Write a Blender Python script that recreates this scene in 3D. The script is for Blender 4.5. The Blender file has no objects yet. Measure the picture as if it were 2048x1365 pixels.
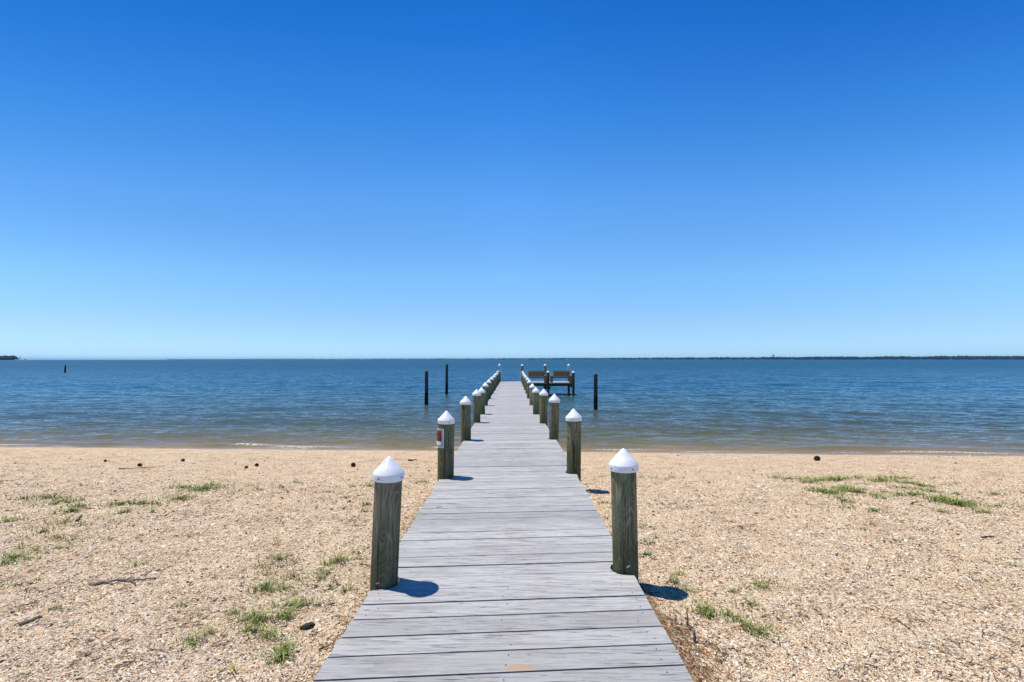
import bpy, bmesh, math, random
import numpy as np
from mathutils import Vector, Matrix

random.seed(7)
RNG = np.random.default_rng(11)
SC = bpy.context.scene
COL = SC.collection
PI = math.pi

# ------------------------------------------------------------------ camera geometry
F = 910.2                      # focal length in pixels of the 2048 wide photograph
CZ = 1.528                     # eye height over the deck plane at the camera
TH = math.atan(37.0 / F)       # the camera looks slightly up
CT, ST = math.cos(TH), math.sin(TH)
DSL = 0.0075                   # the dock falls gently towards the water
WZ = CZ - 2.75                 # water level
SHK = 0.0458                   # the shoreline runs slightly oblique


def ray(px, py):
    u, v = (px - 1024) / F, (682.5 - py) / F
    return u, CT - v * ST, ST + v * CT


def on_deck(px, py):
    u, y, z = ray(px, py)
    t = CZ / (-DSL * y - z)
    return u * t, y * t


def on_level(px, py, zz):
    u, y, z = ray(px, py)
    t = (zz - CZ) / z
    return u * t, y * t


def height_at(py, Y, px=1024):
    u, y, z = ray(px, py)
    return CZ + z * Y / y


def x_at(px, Y, py=760):
    u, y, z = ray(px, py)
    return u * Y / y


def deck_z(y):
    return -DSL * y


PROFILE_S = np.array([-20, 0, 3.3, 5.2, 6.4, 7.6, 9.2, 11.5, 13.85, 16, 19, 25, 40, 80])
PROFILE_Z = np.array([-.02, -.085, -.150, -.205, -.270, -.425, -.655, -.945, -1.222, -1.47, -1.75, -2.15, -2.9, -4])


def vnoise(x, y, seed=0):
    x = np.asarray(x, float); y = np.asarray(y, float)
    xi = np.floor(x).astype(np.int64); yi = np.floor(y).astype(np.int64)
    fx = x - xi; fy = y - yi
    fx = fx * fx * (3 - 2 * fx); fy = fy * fy * (3 - 2 * fy)

    def h(a, b):
        n = (a * 374761393 + b * 668265263 + seed * 974634777) & 0xFFFFFFFF
        n = ((n ^ (n >> 13)) * 1274126177) & 0xFFFFFFFF
        return ((n ^ (n >> 16)) & 0xFFFF) / 65535.0
    a = h(xi, yi); b = h(xi + 1, yi); c = h(xi, yi + 1); d = h(xi + 1, yi + 1)
    return (a * (1 - fx) + b * fx) * (1 - fy) + (c * (1 - fx) + d * fx) * fy - .5


def sand_z(x, y):
    x = np.asarray(x, float); y = np.asarray(y, float)
    s = y + SHK * x
    z = np.interp(s, PROFILE_S, PROFILE_Z)
    k = np.clip((13.6 - s) / 2, 0, 1)
    z = z + k * (.05 * vnoise(x / 2.1, y / 1.6, 1) + .035 * vnoise((x - y) / 1.6 + 9, (x + y) / .42, 6) * (x < 0) + .028 * vnoise(x / .55, y / .5, 2) + .022 * vnoise(x / .17, y / .17, 3) + .013 * vnoise(x / .06, y / .06, 4))
    return z


def on_sand(px, py):
    px = np.asarray(px, float); py = np.asarray(py, float)
    u, v = (px - 1024) / F, (682.5 - py) / F
    dy, dz = CT - v * ST, ST + v * CT
    zz = np.full(px.shape, -.3)
    for _ in range(25):
        t = (zz - CZ) / dz
        zz = .5 * zz + .5 * sand_z(u * t, dy * t)
    t = (zz - CZ) / dz
    return u * t, dy * t, zz


# ------------------------------------------------------------------ object helpers
def link(o, parent=None):
    COL.objects.link(o)
    if parent is not None:
        o.parent = parent
    return o


def tag(o, label=None, cat=None, group=None, kind=None):
    if label: o['label'] = label
    if cat: o['category'] = cat
    if group: o['group'] = group
    if kind: o['kind'] = kind
    return o


def thing(name, loc, label, cat, group=None, rz=0):
    o = bpy.data.objects.new(name, None)
    o.empty_display_size = .1
    o.location = loc
    o.rotation_euler = (0, 0, rz)
    link(o)
    return tag(o, label, cat, group)


def from_bm(name, bm, mats, parent=None, smooth=False):
    me = bpy.data.meshes.new(name)
    bm.normal_update()
    bm.to_mesh(me)
    bm.free()
    for m in (mats if isinstance(mats, (list, tuple)) else [mats]):
        me.materials.append(m)
    if smooth:
        for p in me.polygons:
            p.use_smooth = True
    return link(bpy.data.objects.new(name, me), parent)


def from_np(name, co, faces, mats, parent=None, smooth=True, attrs=None, cols=None):
    """faces: int array (n, 3 or 4)"""
    me = bpy.data.meshes.new(name)
    n, k = faces.shape
    me.vertices.add(len(co)); me.vertices.foreach_set('co', np.ascontiguousarray(co, np.float32).ravel())
    me.loops.add(n * k); me.loops.foreach_set('vertex_index', np.ascontiguousarray(faces, np.int32).ravel())
    me.polygons.add(n)
    me.polygons.foreach_set('loop_start', np.arange(0, n * k, k, dtype=np.int32))
    me.polygons.foreach_set('use_smooth', np.full(n, smooth, bool))
    me.update(calc_edges=True)
    for nm, v in (attrs or {}).items():
        a = me.attributes.new(nm, 'FLOAT', 'POINT'); a.data.foreach_set('value', np.ascontiguousarray(v, np.float32))
    if cols is not None:
        a = me.attributes.new('tint', 'FLOAT_COLOR', 'POINT')
        c = np.ones((len(co), 4), np.float32); c[:, :3] = cols
        a.data.foreach_set('color', c.ravel())
    for m in (mats if isinstance(mats, (list, tuple)) else [mats]):
        me.materials.append(m)
    return link(bpy.data.objects.new(name, me), parent)


def grid_faces(nr, nc):
    i = np.arange(nr - 1)[:, None] * nc + np.arange(nc - 1)[None, :]
    return np.stack([i, i + 1, i + nc + 1, i + nc], -1).reshape(-1, 4)


def bx(bm, x0, x1, y0, y1, z0, z1, bev=0.0, mat=0):
    r = bmesh.ops.create_cube(bm, size=1)
    for v in r['verts']:
        v.co = Vector((x0 + (v.co.x + .5) * (x1 - x0), y0 + (v.co.y + .5) * (y1 - y0), z0 + (v.co.z + .5) * (z1 - z0)))
    fs = {f for v in r['verts'] for f in v.link_faces}
    for f in fs: f.material_index = mat
    if bev > 0:
        es = list({e for f in fs for e in f.edges})
        bmesh.ops.bevel(bm, geom=es, offset=bev, segments=2, affect='EDGES', profile=.6)


def lathe(bm, prof, n=40, cx=0, cy=0, z0=0, wob=None, mat=0):
    rings = []
    for (r, z) in prof:
        if r < 1e-6:
            rings.append([bm.verts.new((cx, cy, z0 + z))])
        else:
            ring = []
            for i in range(n):
                a = 2 * PI * i / n
                rr = r * (1 + (wob(a, z) if wob else 0))
                ring.append(bm.verts.new((cx + rr * math.cos(a), cy + rr * math.sin(a), z0 + z)))
            rings.append(ring)
    for A, B in zip(rings, rings[1:]):
        for i in range(n):
            j = (i + 1) % n
            if len(A) == 1 and len(B) == 1: continue
            if len(A) == 1: f = bm.faces.new((A[0], B[i], B[j]))
            elif len(B) == 1: f = bm.faces.new((A[i], A[j], B[0]))
            else: f = bm.faces.new((A[i], A[j], B[j], B[i]))
            f.smooth = True; f.material_index = mat
    return rings


def tube(bm, pts, radii, n=7, mat=0):
    pts = [Vector(p) for p in pts]
    rings = []
    for i, p in enumerate(pts):
        d = (pts[min(i + 1, len(pts) - 1)] - pts[max(i - 1, 0)]).normalized()
        a = d.orthogonal().normalized() if i == 0 else (rings_a - d * rings_a.dot(d)).normalized()
        rings_a = a
        b = d.cross(a)
        rings.append([bm.verts.new(p + (a * math.cos(2 * PI * k / n) + b * math.sin(2 * PI * k / n)) * radii[i]) for k in range(n)])
    for A, B in zip(rings, rings[1:]):
        for k in range(n):
            f = bm.faces.new((A[k], A[(k + 1) % n], B[(k + 1) % n], B[k])); f.smooth = True; f.material_index = mat
    bm.faces.new(rings[0][::-1]).material_index = mat
    bm.faces.new(rings[-1]).material_index = mat


# ------------------------------------------------------------------ materials
class N:
    def __init__(s, name):
        s.m = bpy.data.materials.new(name); s.m.use_nodes = True
        s.t = s.m.node_tree; s.t.nodes.clear()
        s.out = s.n('ShaderNodeOutputMaterial')

    def n(s, typ, **kw):
        nd = s.t.nodes.new(typ)
        for k, v in kw.items(): setattr(nd, k, v)
        return nd

    def l(s, a, b):
        s.t.links.new(a, b)

    def put(s, sock, v):
        if hasattr(v, 'is_output') or isinstance(v, bpy.types.NodeSocket): s.l(v, sock)
        else: sock.default_value = v

    def math(s, op, a, b=0.0, c=0.0, clamp=False):
        nd = s.n('ShaderNodeMath', operation=op, use_clamp=clamp)
        for i, v in enumerate((a, b, c)): s.put(nd.inputs[i], v)
        return nd.outputs[0]

    def vmath(s, op, a, b=(0, 0, 0)):
        nd = s.n('ShaderNodeVectorMath', operation=op)
        s.put(nd.inputs[0], a); s.put(nd.inputs[1], b)
        return nd.outputs[0]

    def mul(s, v, sc):
        return s.vmath('MULTIPLY', v, sc)

    def noise(s, vec, scale=5, detail=3, rough=.55, dist=0, col=False):
        nd = s.n('ShaderNodeTexNoise')
        s.l(vec, nd.inputs['Vector'])
        nd.inputs['Scale'].default_value = scale; nd.inputs['Detail'].default_value = detail
        nd.inputs['Roughness'].default_value = rough; nd.inputs['Distortion'].default_value = dist
        return nd.outputs['Color' if col else 'Fac']

    def voro(s, vec, scale=5, feature='F1', out='Distance', rnd=1):
        nd = s.n('ShaderNodeTexVoronoi', feature=feature)
        s.l(vec, nd.inputs['Vector']); nd.inputs['Scale'].default_value = scale
        nd.inputs['Randomness'].default_value = rnd
        return nd.outputs[out]

    def ramp(s, fac, stops, interp='LINEAR'):
        nd = s.n('ShaderNodeValToRGB'); cr = nd.color_ramp; cr.interpolation = interp
        while len(cr.elements) < len(stops): cr.elements.new(.5)
        for e, (p, c) in zip(cr.elements, stops):
            e.position = p
            e.color = (c, c, c, 1) if isinstance(c, (int, float)) else (*c, 1)
        s.l(fac, nd.inputs[0])
        return nd.outputs[0]

    def mix(s, fac, a, b, mode='MIX'):
        nd = s.n('ShaderNodeMix', data_type='RGBA', blend_type=mode)
        s.put(nd.inputs[0], fac)
        for sock, v in ((nd.inputs[6], a), (nd.inputs[7], b)):
            if isinstance(v, tuple): sock.default_value = (*v, 1) if len(v) == 3 else v
            else: s.l(v, sock)
        return nd.outputs[2]

    def bump(s, h, strength=.5, dist=.01, nrm=None):
        nd = s.n('ShaderNodeBump')
        nd.inputs['Strength'].default_value = strength; nd.inputs['Distance'].default_value = dist
        s.l(h, nd.inputs['Height'])
        if nrm is not None: s.l(nrm, nd.inputs['Normal'])
        return nd.outputs[0]

    def obj(s):
        return s.n('ShaderNodeTexCoord').outputs['Object']

    def attr(s, name, out='Fac'):
        return s.n('ShaderNodeAttribute', attribute_name=name).outputs[out]

    def bsdf(s, color, rough=.7, nrm=None, spec=.5, **kw):
        b = s.n('ShaderNodeBsdfPrincipled')
        s.put(b.inputs['Base Color'], (*color, 1) if isinstance(color, tuple) else color)
        s.put(b.inputs['Roughness'], rough)
        b.inputs['Specular IOR Level'].default_value = spec
        for k, v in kw.items(): s.put(b.inputs[k], v)
        if nrm is not None: s.l(nrm, b.inputs['Normal'])
        s.l(b.outputs[0], s.out.inputs['Surface'])
        return s.m


def simple(name, color, rough=.6, var=.15, scale=20, spec=.4):
    s = N(name); o = s.obj()
    f = s.noise(o, scale, 4)
    c = s.mix(f, tuple(x * (1 - var) for x in color), tuple(min(1, x * (1 + var)) for x in color))
    return s.bsdf(c, rough, spec=spec)


def mat_sand():
    s = N('shelly sand'); o = s.obj()
    big = s.noise(o, .9, 4, .6)
    mid = s.noise(o, 7, 4, .6)
    fine = s.noise(o, 55, 3, .6)
    cell = s.voro(o, 95, out='Color')
    sep = s.n('ShaderNodeSeparateColor'); s.l(cell, sep.inputs[0])
    grain = s.ramp(sep.outputs[0], [(0, (.07, .045, .03)), (.12, (.16, .10, .06)), (.24, (.54, .37, .22)), (.45, (.64, .45, .30)), (.7, (.68, .52, .38)), (.88, (.74, .63, .49)), (1, (.76, .68, .57))])
    cell2 = s.voro(o, 230, out='Color')
    sep2 = s.n('ShaderNodeSeparateColor'); s.l(cell2, sep2.inputs[0])
    grain2 = s.ramp(sep2.outputs[1], [(0, (.10, .065, .04)), (.22, (.50, .34, .21)), (.6, (.66, .48, .33)), (1, (.74, .61, .47))])
    c = s.mix(.45, grain, grain2)
    c = s.mix(s.ramp(mid, [(.35, 0.0), (.7, .55)]), c, s.mix(1.0, c, (.80, .68, .56), 'MULTIPLY'))
    c = s.mix(s.ramp(big, [(.3, 0.0), (.7, .6)]), c, s.mix(1.0, c, (1.12, 1.08, 1.04), 'MULTIPLY'))
    wr = s.noise(s.mul(o, (1.4, 2.6, 1)), 1, 5, .65, .6)
    trash = s.math('MULTIPLY', s.ramp(fine, [(.50, 0.0), (.64, 1.0)]), s.ramp(wr, [(.50, 0.0), (.68, .75)]))
    c = s.mix(trash, c, (.16, .10, .06))
    mot = s.noise(s.mul(o, (2.2, 3.4, 1)), 1, 5, .7, .5)
    c = s.mix(s.ramp(mot, [(.34, .75), (.50, 0.0)]), c, s.mix(1.0, c, (.62, .54, .48), 'MULTIPLY'))
    c = s.mix(s.ramp(mot, [(.55, 0.0), (.72, .6)]), c, s.mix(1.0, c, (1.13, 1.14, 1.17), 'MULTIPLY'))
    wet = s.attr('wet')
    c = s.mix(wet, c, s.mix(1.0, c, (.56, .55, .60), 'MULTIPLY'))
    c = s.mix(1.0, c, (1.26, 1.29, 1.18), 'MULTIPLY')
    h = s.math('ADD', s.math('MULTIPLY', s.voro(o, 95), 1.0), s.math('MULTIPLY', fine, .9))
    nb = s.bump(h, .8, .012)
    nb = s.bump(s.noise(o, 13, 5, .65), .7, .05, nb)
    r = s.math('SUBTRACT', .9, s.math('MULTIPLY', wet, .5))
    return s.bsdf(c, r, nb, spec=.25)


def mat_tint(name, rough=.7, spec=.3, trans=0.0):
    s = N(name)
    return s.bsdf(s.attr('tint', 'Color'), rough, spec=spec)


def mat_water():
    s = N('bay water'); o = s.obj()
    depth = s.attr('depth')
    murk = s.noise(o, .35, 3, .5)
    d = s.math('ADD', depth, s.math('MULTIPLY', s.math('SUBTRACT', murk, .5), .25))
    body = s.ramp(s.math('DIVIDE', d, 3.0, clamp=True), [(0, (.27, .20, .10)), (.03, (.19, .145, .055)), (.10, (.120, .112, .042)), (.2, (.070, .085, .052)), (.42, (.034, .084, .088)), (.85, (.016, .072, .106))])
    # wave facets as slopes, so that far water keeps its roughness
    m1 = s.mul(o, (.55, 1.25, 1)); m2 = s.mul(o, (2.1, 4.2, 1)); m3 = s.mul(o, (7, 12, 1))
    gust = s.ramp(s.noise(s.mul(o, (.012, .035, 1)), 1, 4, .6), [(.3, .8), (.7, 1.15)])

    def slopes(v, sc, amp):
        c = s.noise(v, sc, 2, .55, col=True)
        return s.mul(s.vmath('SUBTRACT', c, (.5, .5, .5)), (amp[0], amp[1], 0))
    sl = s.vmath('ADD', slopes(m1, 1, (.20, .34)), s.vmath('ADD', slopes(m2, 1, (.32, .52)), slopes(m3, 1, (.34, .50))))
    sc = s.n('ShaderNodeVectorMath', operation='SCALE'); s.l(sl, sc.inputs[0])
    shoal = s.math('MULTIPLY', gust, s.ramp(s.math('DIVIDE', depth, 1.0, clamp=True), [(0, .7), (.6, 1.0)]))
    s.l(shoal, sc.inputs['Scale'])
    geo = s.n('ShaderNodeNewGeometry')
    sy = s.n('ShaderNodeSeparateXYZ'); s.l(o, sy.inputs[0])
    off = s.math('DIVIDE', s.math('SUBTRACT', sy.outputs[1], 14.0), 160.0, clamp=True)      # open, wind-roughened water
    bias = s.n('ShaderNodeCombineXYZ'); s.l(s.math('ADD', s.math('ADD', -.05, s.math('MULTIPLY', s.ramp(s.math('DIVIDE', depth, 1.2, clamp=True), [(0, 1.0), (1, 0.0)]), -.12)), s.math('MULTIPLY', s.math('POWER', off, .6), -.14)), bias.inputs[1])
    nrm = s.vmath('NORMALIZE', s.vmath('ADD', s.vmath('ADD', geo.outputs['Normal'], bias.outputs[0]), sc.outputs[0]))
    foam = s.attr('foam')
    fn = s.noise(o, 16, 4, .7)
    fm = s.math('MULTIPLY', foam, s.ramp(fn, [(.40, 0.0), (.58, 1.0)]), clamp=True)
    c = s.mix(s.math('MULTIPLY', fm, .85), body, (.80, .75, .66))
    rough = s.math('ADD', s.math('ADD', .10, s.math('MULTIPLY', s.math('POWER', off, .6), .22)), s.math('MULTIPLY', fm, .6))
    return s.bsdf(c, rough, nrm, spec=.5, IOR=1.333)


def mat_deck():
    s = N('grey painted planks'); o = s.obj()
    geo = s.n('ShaderNodeNewGeometry')
    rnd = geo.outputs['Random Per Island']
    off = s.n('ShaderNodeCombineXYZ'); s.l(s.math('MULTIPLY', rnd, 37.0), off.inputs[0]); s.l(s.math('MULTIPLY', rnd, 91.0), off.inputs[2])
    v = s.vmath('ADD', o, off.outputs[0])
    g1 = s.noise(s.mul(v, (2.2, 42, 5)), 1, 5, .62, .4)
    g2 = s.noise(s.mul(v, (5, 150, 5)), 1, 4, .6, .3)
    blot = s.noise(s.mul(v, (1.6, 5, 3)), 1, 4, .6)
    tone = s.ramp(rnd, [(0, (.36, .350, .322)), (.35, (.455, .444, .41)), (.7, (.475, .46, .43)), (1, (.535, .52, .475))])
    c = s.mix(s.ramp(g1, [(.30, .75), (.56, 0.0)]), tone, (.235, .215, .185))
    c = s.mix(s.ramp(blot, [(.35, 0.0), (.75, .35)]), c, (.485, .47, .455))
    # thin cracks along the grain
    ck = s.math('MULTIPLY', s.ramp(g2, [(.365, 1.0), (.42, 0.0)]), s.ramp(blot, [(.33, 0.0), (.50, 1.0)]))
    c = s.mix(s.math('MULTIPLY', ck, .85), c, (.09, .08, .075))
    # worn paint: bare brown wood along the middle of the walkway
    wn = s.noise(s.mul(v, (3.2, 34, 4)), 1, 5, .65)
    wz = s.noise(s.mul(o, (1.2, .9, 1)), 1, 3, .5)
    sx = s.n('ShaderNodeSeparateXYZ'); s.l(o, sx.inputs[0])
    mid = s.math('SUBTRACT', 1.0, s.math('MULTIPLY', s.math('ABSOLUTE', s.math('ADD', sx.outputs[0], -.05)), 1.35), clamp=True)
    wear = s.math('MULTIPLY', s.math('MULTIPLY', s.ramp(wn, [(.50, 0.0), (.62, 1.0)]), s.ramp(wz, [(.42, 0.0), (.60, 1.0)])), mid)
    c = s.mix(s.math('MULTIPLY', wear, .9), c, (.235, .165, .115))
    # one larger bare patch where the paint has come off
    dx = s.math('DIVIDE', s.math('SUBTRACT', sx.outputs[0], PATCH[0]), .078)
    dy = s.math('DIVIDE', s.math('SUBTRACT', sx.outputs[1], PATCH[1]), .030)
    rr = s.math('ADD', s.math('MULTIPLY', dx, dx), s.math('MULTIPLY', dy, dy))
    rr = s.math('ADD', rr, s.math('MULTIPLY', s.math('SUBTRACT', s.noise(s.mul(o, (25, 60, 1)), 1, 3), .5), 2.6))
    c = s.mix(s.ramp(rr, [(.6, .85), (.95, 0.0)]), c, (.44, .30, .18))
    spk = s.noise(o, 120, 2, .5)
    c = s.mix(s.ramp(spk, [(.66, 0.0), (.72, .7)]), c, (.16, .14, .13))
    kn = s.voro(s.mul(v, (2.1, 5.6, 3)), 1)
    c = s.mix(s.ramp(kn, [(.025, .8), (.055, 0.0)]), c, (.10, .075, .055))
    dirt = s.noise(s.mul(o, (2.5, 1.1, 1)), 1, 5, .6)
    c = s.mix(s.ramp(dirt, [(.55, 0.0), (.75, .35)]), c, (.36, .31, .25))
    h = s.math('SUBTRACT', s.math('ADD', s.math('MULTIPLY', g1, .6), s.math('MULTIPLY', g2, .4)), s.math('MULTIPLY', ck, .8))
    return s.bsdf(c, .62, s.bump(h, .55, .004), spec=.3)


def mat_post(name, light, dark, green, wetline=None):
    s = N(name); o = s.obj()
    inf = s.n('ShaderNodeObjectInfo')
    off = s.n('ShaderNodeCombineXYZ')
    for i, k in enumerate((13.0, 29.0, 57.0)): s.l(s.math('MULTIPLY', inf.outputs['Random'], k), off.inputs[i])
    v = s.vmath('ADD', o, off.outputs[0])
    streak = s.noise(s.mul(v, (85, 85, 2.6)), 1, 6, .68, .25)
    fig = s.noise(s.mul(v, (7, 7, 2.6)), 1, 2, .4, .6)
    rings = s.math('SINE', s.math('MULTIPLY', fig, 95.0))
    lines = s.ramp(rings, [(0, 0.0), (.55, .15), (.95, 1.0)])
    patch = s.noise(s.mul(v, (8, 8, 3)), 1, 4, .6)
    c = s.mix(s.ramp(streak, [(.36, 0.0), (.64, 1.0)]), dark, light)
    c = s.mix(s.math('MULTIPLY', lines, .40), c, tuple(min(1, x * 1.7) for x in light))
    c = s.mix(s.ramp(patch, [(.46, 0.0), (.66, .8)]), c, green)
    # dark drying checks along the grain
    ck = s.ramp(s.noise(s.mul(v, (34, 34, .9)), 1, 3, .5), [(.35, 1.0), (.395, 0.0)])
    c = s.mix(s.math('MULTIPLY', ck, .85), c, (.018, .016, .012))
    # knots
    kn = s.voro(s.mul(v, (5, 5, 2.2)), 1)
    c = s.mix(s.ramp(kn, [(.07, .9), (.13, 0.0)]), c, (.03, .022, .015))
    # moss and grime near the foot
    sx = s.n('ShaderNodeSeparateXYZ'); s.l(o, sx.inputs[0])
    foot = s.math('SUBTRACT', 1.0, s.math('DIVIDE', s.math('ADD', sx.outputs[2], s.math('MULTIPLY', patch, -.3)), .28), clamp=True)
    c = s.mix(s.math('MULTIPLY', foot, .6), c, (.055, .062, .022))
    tint = s.n('ShaderNodeMix', data_type='RGBA', blend_type='MULTIPLY'); tint.inputs[0].default_value = 1
    s.l(c, tint.inputs[6]); s.l(inf.outputs['Color'], tint.inputs[7])
    c = tint.outputs[2]
    h = s.math('SUBTRACT', s.math('ADD', s.math('MULTIPLY', streak, .7), s.math('MULTIPLY', lines, .25)), ck)
    return s.bsdf(c, .85, s.bump(h, .7, .006), spec=.2)


def mat_pole():
    s = N('waterlogged pole wood'); o = s.obj()
    streak = s.noise(s.mul(o, (40, 40, 2)), 1, 4, .6)
    c = s.mix(streak, (.022, .020, .014), (.085, .075, .052))
    sx = s.n('ShaderNodeSeparateXYZ'); s.l(o, sx.inputs[0])
    wl = s.ramp(s.math('ADD', s.math('DIVIDE', sx.outputs[2], 2.0), s.math('MULTIPLY', s.math('SUBTRACT', streak, .5), .12)), [(.34, 1.0), (.46, 0.0)])
    c = s.mix(wl, c, (.006, .007, .008))
    return s.bsdf(c, .7, s.bump(streak, .6, .01), spec=.3)


def mat_cap():
    s = N('white plastic cap'); o = s.obj()
    f = s.noise(o, 14, 4, .6)
    c = s.mix(s.ramp(f, [(.45, 0.0), (.8, .35)]), (.85, .845, .83), (.70, .69, .67))
    st = s.noise(s.mul(o, (30, 30, 4)), 1, 4, .6)
    c = s.mix(s.ramp(st, [(.62, 0.0), (.78, .35)]), c, (.42, .40, .37))
    sp = s.noise(o, 55, 2, .5)
    c = s.mix(s.ramp(sp, [(.70, 0.0), (.75, .7)]), c, (.22, .19, .16))
    return s.bsdf(c, .45, s.bump(f, .08, .01), spec=.4)


def mat_wood(name, a, b, scale=(3, 60, 60), rough=.7):
    s = N(name); o = s.obj()
    g = s.noise(s.mul(o, scale), 1, 4, .6, .3)
    return s.bsdf(s.mix(g, a, b), rough, s.bump(g, .4, .003), spec=.3)


PATCH = on_deck(1040, 1337)
M_SAND = mat_sand()
M_WATER = mat_water()
M_DECK = mat_deck()
M_POST = mat_post('weathered piling wood', (.275, .240, .160), (.074, .068, .047), (.105, .158, .088))
M_POLE = mat_pole()
M_CAP = mat_cap()
M_STEEL = simple('rusty screw', (.06, .05, .05), .5)
M_FRAME = mat_wood('dark treated lumber', (.035, .030, .024), (.075, .062, .045))
M_BENCH = mat_wood('brown bench wood', (.30, .105, .032), (.56, .235, .08))
M_TINT_STONE = mat_tint('shell and gravel bits', .75)
M_TINT_GRASS = mat_tint('grass blades', .6)
M_TINT_STRAW = mat_tint('dry litter', .85, .1)
M_TWIG = mat_wood('driftwood', (.10, .075, .055), (.30, .25, .20), (40, 40, 40), .85)
M_DARKTWIG = mat_wood('dark bark', (.035, .024, .017), (.10, .07, .045), (60, 60, 60), .9)
M_CONE = simple('pine cone scales', (.055, .035, .022), .85, .5, 60)
M_LEAF = simple('weed leaf', (.15, .25, .10), .55, .55, 60)
M_WHITE = simple('white painted metal', (.78, .78, .78), .4, .04)
M_BLACK = simple('black sign paint', (.016, .016, .018), .45, .1)
M_RED = simple('red sign paint', (.80, .03, .04), .45, .06)
M_TREE = simple('far foliage', (.018, .030, .019), .95, .45, .08)
M_TRUNK = simple('far trunk bark', (.10, .08, .06), .9, .2, 1)
M_SHORE = simple('far shore ground', (.12, .115, .085), .95, .3, .02)
M_TOWER = simple('tower steel', (.10, .11, .12), .6, .1, 1)
M_HULL = simple('boat hull paint', (.74, .74, .74), .4, .05, 1)

# ------------------------------------------------------------------ world, sun, camera
TOSUN = Vector((-.258, .094, .735)).normalized()
EL = math.asin(TOSUN.z); AZ = math.atan2(TOSUN.x, TOSUN.y)
w = bpy.data.worlds.new('World'); SC.world = w; w.use_nodes = True
nt = w.node_tree; nt.nodes.clear()
sky = nt.nodes.new('ShaderNodeTexSky'); sky.sky_type = 'NISHITA'; sky.sun_disc = False
sky.sun_elevation = EL; sky.sun_rotation = AZ; sky.altitude = 0
sky.air_density = .6; sky.dust_density = .2; sky.ozone_density = 2.0
# deep clear-air blue: the sky is tinted by elevation only
tc = nt.nodes.new('ShaderNodeTexCoord'); sep = nt.nodes.new('ShaderNodeSeparateXYZ')
nt.links.new(tc.outputs['Generated'], sep.inputs[0])
rp = nt.nodes.new('ShaderNodeValToRGB')
SKYT = [(0, (.86, 1.20, 1.60)), (.0165, (.90, 1.19, 1.58)), (.077, (1.10, 1.36, 1.52)), (.183, (1.24, 1.84, 2.02)), (.332, (1.02, 1.98, 2.54)), (.48, (.46, 1.66, 2.62)), (.60, (.19, 1.28, 2.45)), (.75, (.06, .85, 1.9)), (1, (.04, .55, 1.35))]
while len(rp.color_ramp.elements) < len(SKYT): rp.color_ramp.elements.new(.5)
for e, (p, c) in zip(rp.color_ramp.elements, SKYT):
    e.position = p; e.color = (c[0] / 3, c[1] / 3, c[2] / 3, 1)
def wmath(op, a, b):
    nd = nt.nodes.new('ShaderNodeMath'); nd.operation = op
    for i, v in enumerate((a, b)):
        if isinstance(v, (int, float)): nd.inputs[i].default_value = v
        else: nt.links.new(v, nd.inputs[i])
    return nd.outputs[0]


xx = wmath('MULTIPLY', wmath('MULTIPLY', sep.outputs[0], sep.outputs[0]), .75)
nt.links.new(wmath('DIVIDE', sep.outputs[2], wmath('SQRT', wmath('SUBTRACT', 1.0, xx), 0)), rp.inputs[0])
mu = nt.nodes.new('ShaderNodeVectorMath'); mu.operation = 'MULTIPLY'
nt.links.new(sky.outputs[0], mu.inputs[0]); nt.links.new(rp.outputs[0], mu.inputs[1])
mv = nt.nodes.new('ShaderNodeVectorMath'); mv.operation = 'SCALE'; mv.inputs['Scale'].default_value = 2.0
side = wmath('MAXIMUM', wmath('MULTIPLY', sep.outputs[0], -1.0), 0.0)
nt.links.new(wmath('DIVIDE', 2.0, wmath('ADD', 1.0, wmath('MULTIPLY', wmath('MULTIPLY', side, .45), wmath('MINIMUM', wmath('MULTIPLY', sep.outputs[2], 4.0), 1.0)))), mv.inputs['Scale'])
nt.links.new(mu.outputs[0], mv.inputs[0])
bg = nt.nodes.new('ShaderNodeBackground'); bg.inputs['Strength'].default_value = .15
wo = nt.nodes.new('ShaderNodeOutputWorld')
nt.links.new(mv.outputs[0], bg.inputs[0]); nt.links.new(bg.outputs[0], wo.inputs[0])

sl = bpy.data.lights.new('sun', 'SUN'); sl.energy = 4.9; sl.angle = math.radians(.53); sl.color = (1, .955, .89)
so = bpy.data.objects.new('sun', sl); link(so)
so.rotation_euler = TOSUN.to_track_quat('Z', 'Y').to_euler()

cam = bpy.data.cameras.new('camera'); cam.sensor_width = 36; cam.lens = F / 2048 * 36
cam.clip_end = 40000; cam.clip_start = .05
co = bpy.data.objects.new('camera', cam); link(co)
co.location = (0, 0, CZ)
co.rotation_euler = (Matrix.Rotation(PI / 2 + TH, 3, 'X') @ Matrix.Rotation(-.0005, 3, 'Z')).to_euler()
SC.camera = co
SC.view_settings.view_transform = 'Standard'; SC.view_settings.look = 'None'
SC.view_settings.exposure = 0; SC.view_settings.gamma = 1
SC.cycles.max_bounces = 6; SC.cycles.diffuse_bounces = 3; SC.cycles.glossy_bounces = 3
SC.cycles.volume_bounces = 0
SC.cycles.use_denoising = True
SC.cycles.sample_clamp_indirect = 6
SC.cycles.sample_clamp_direct = 12

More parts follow.
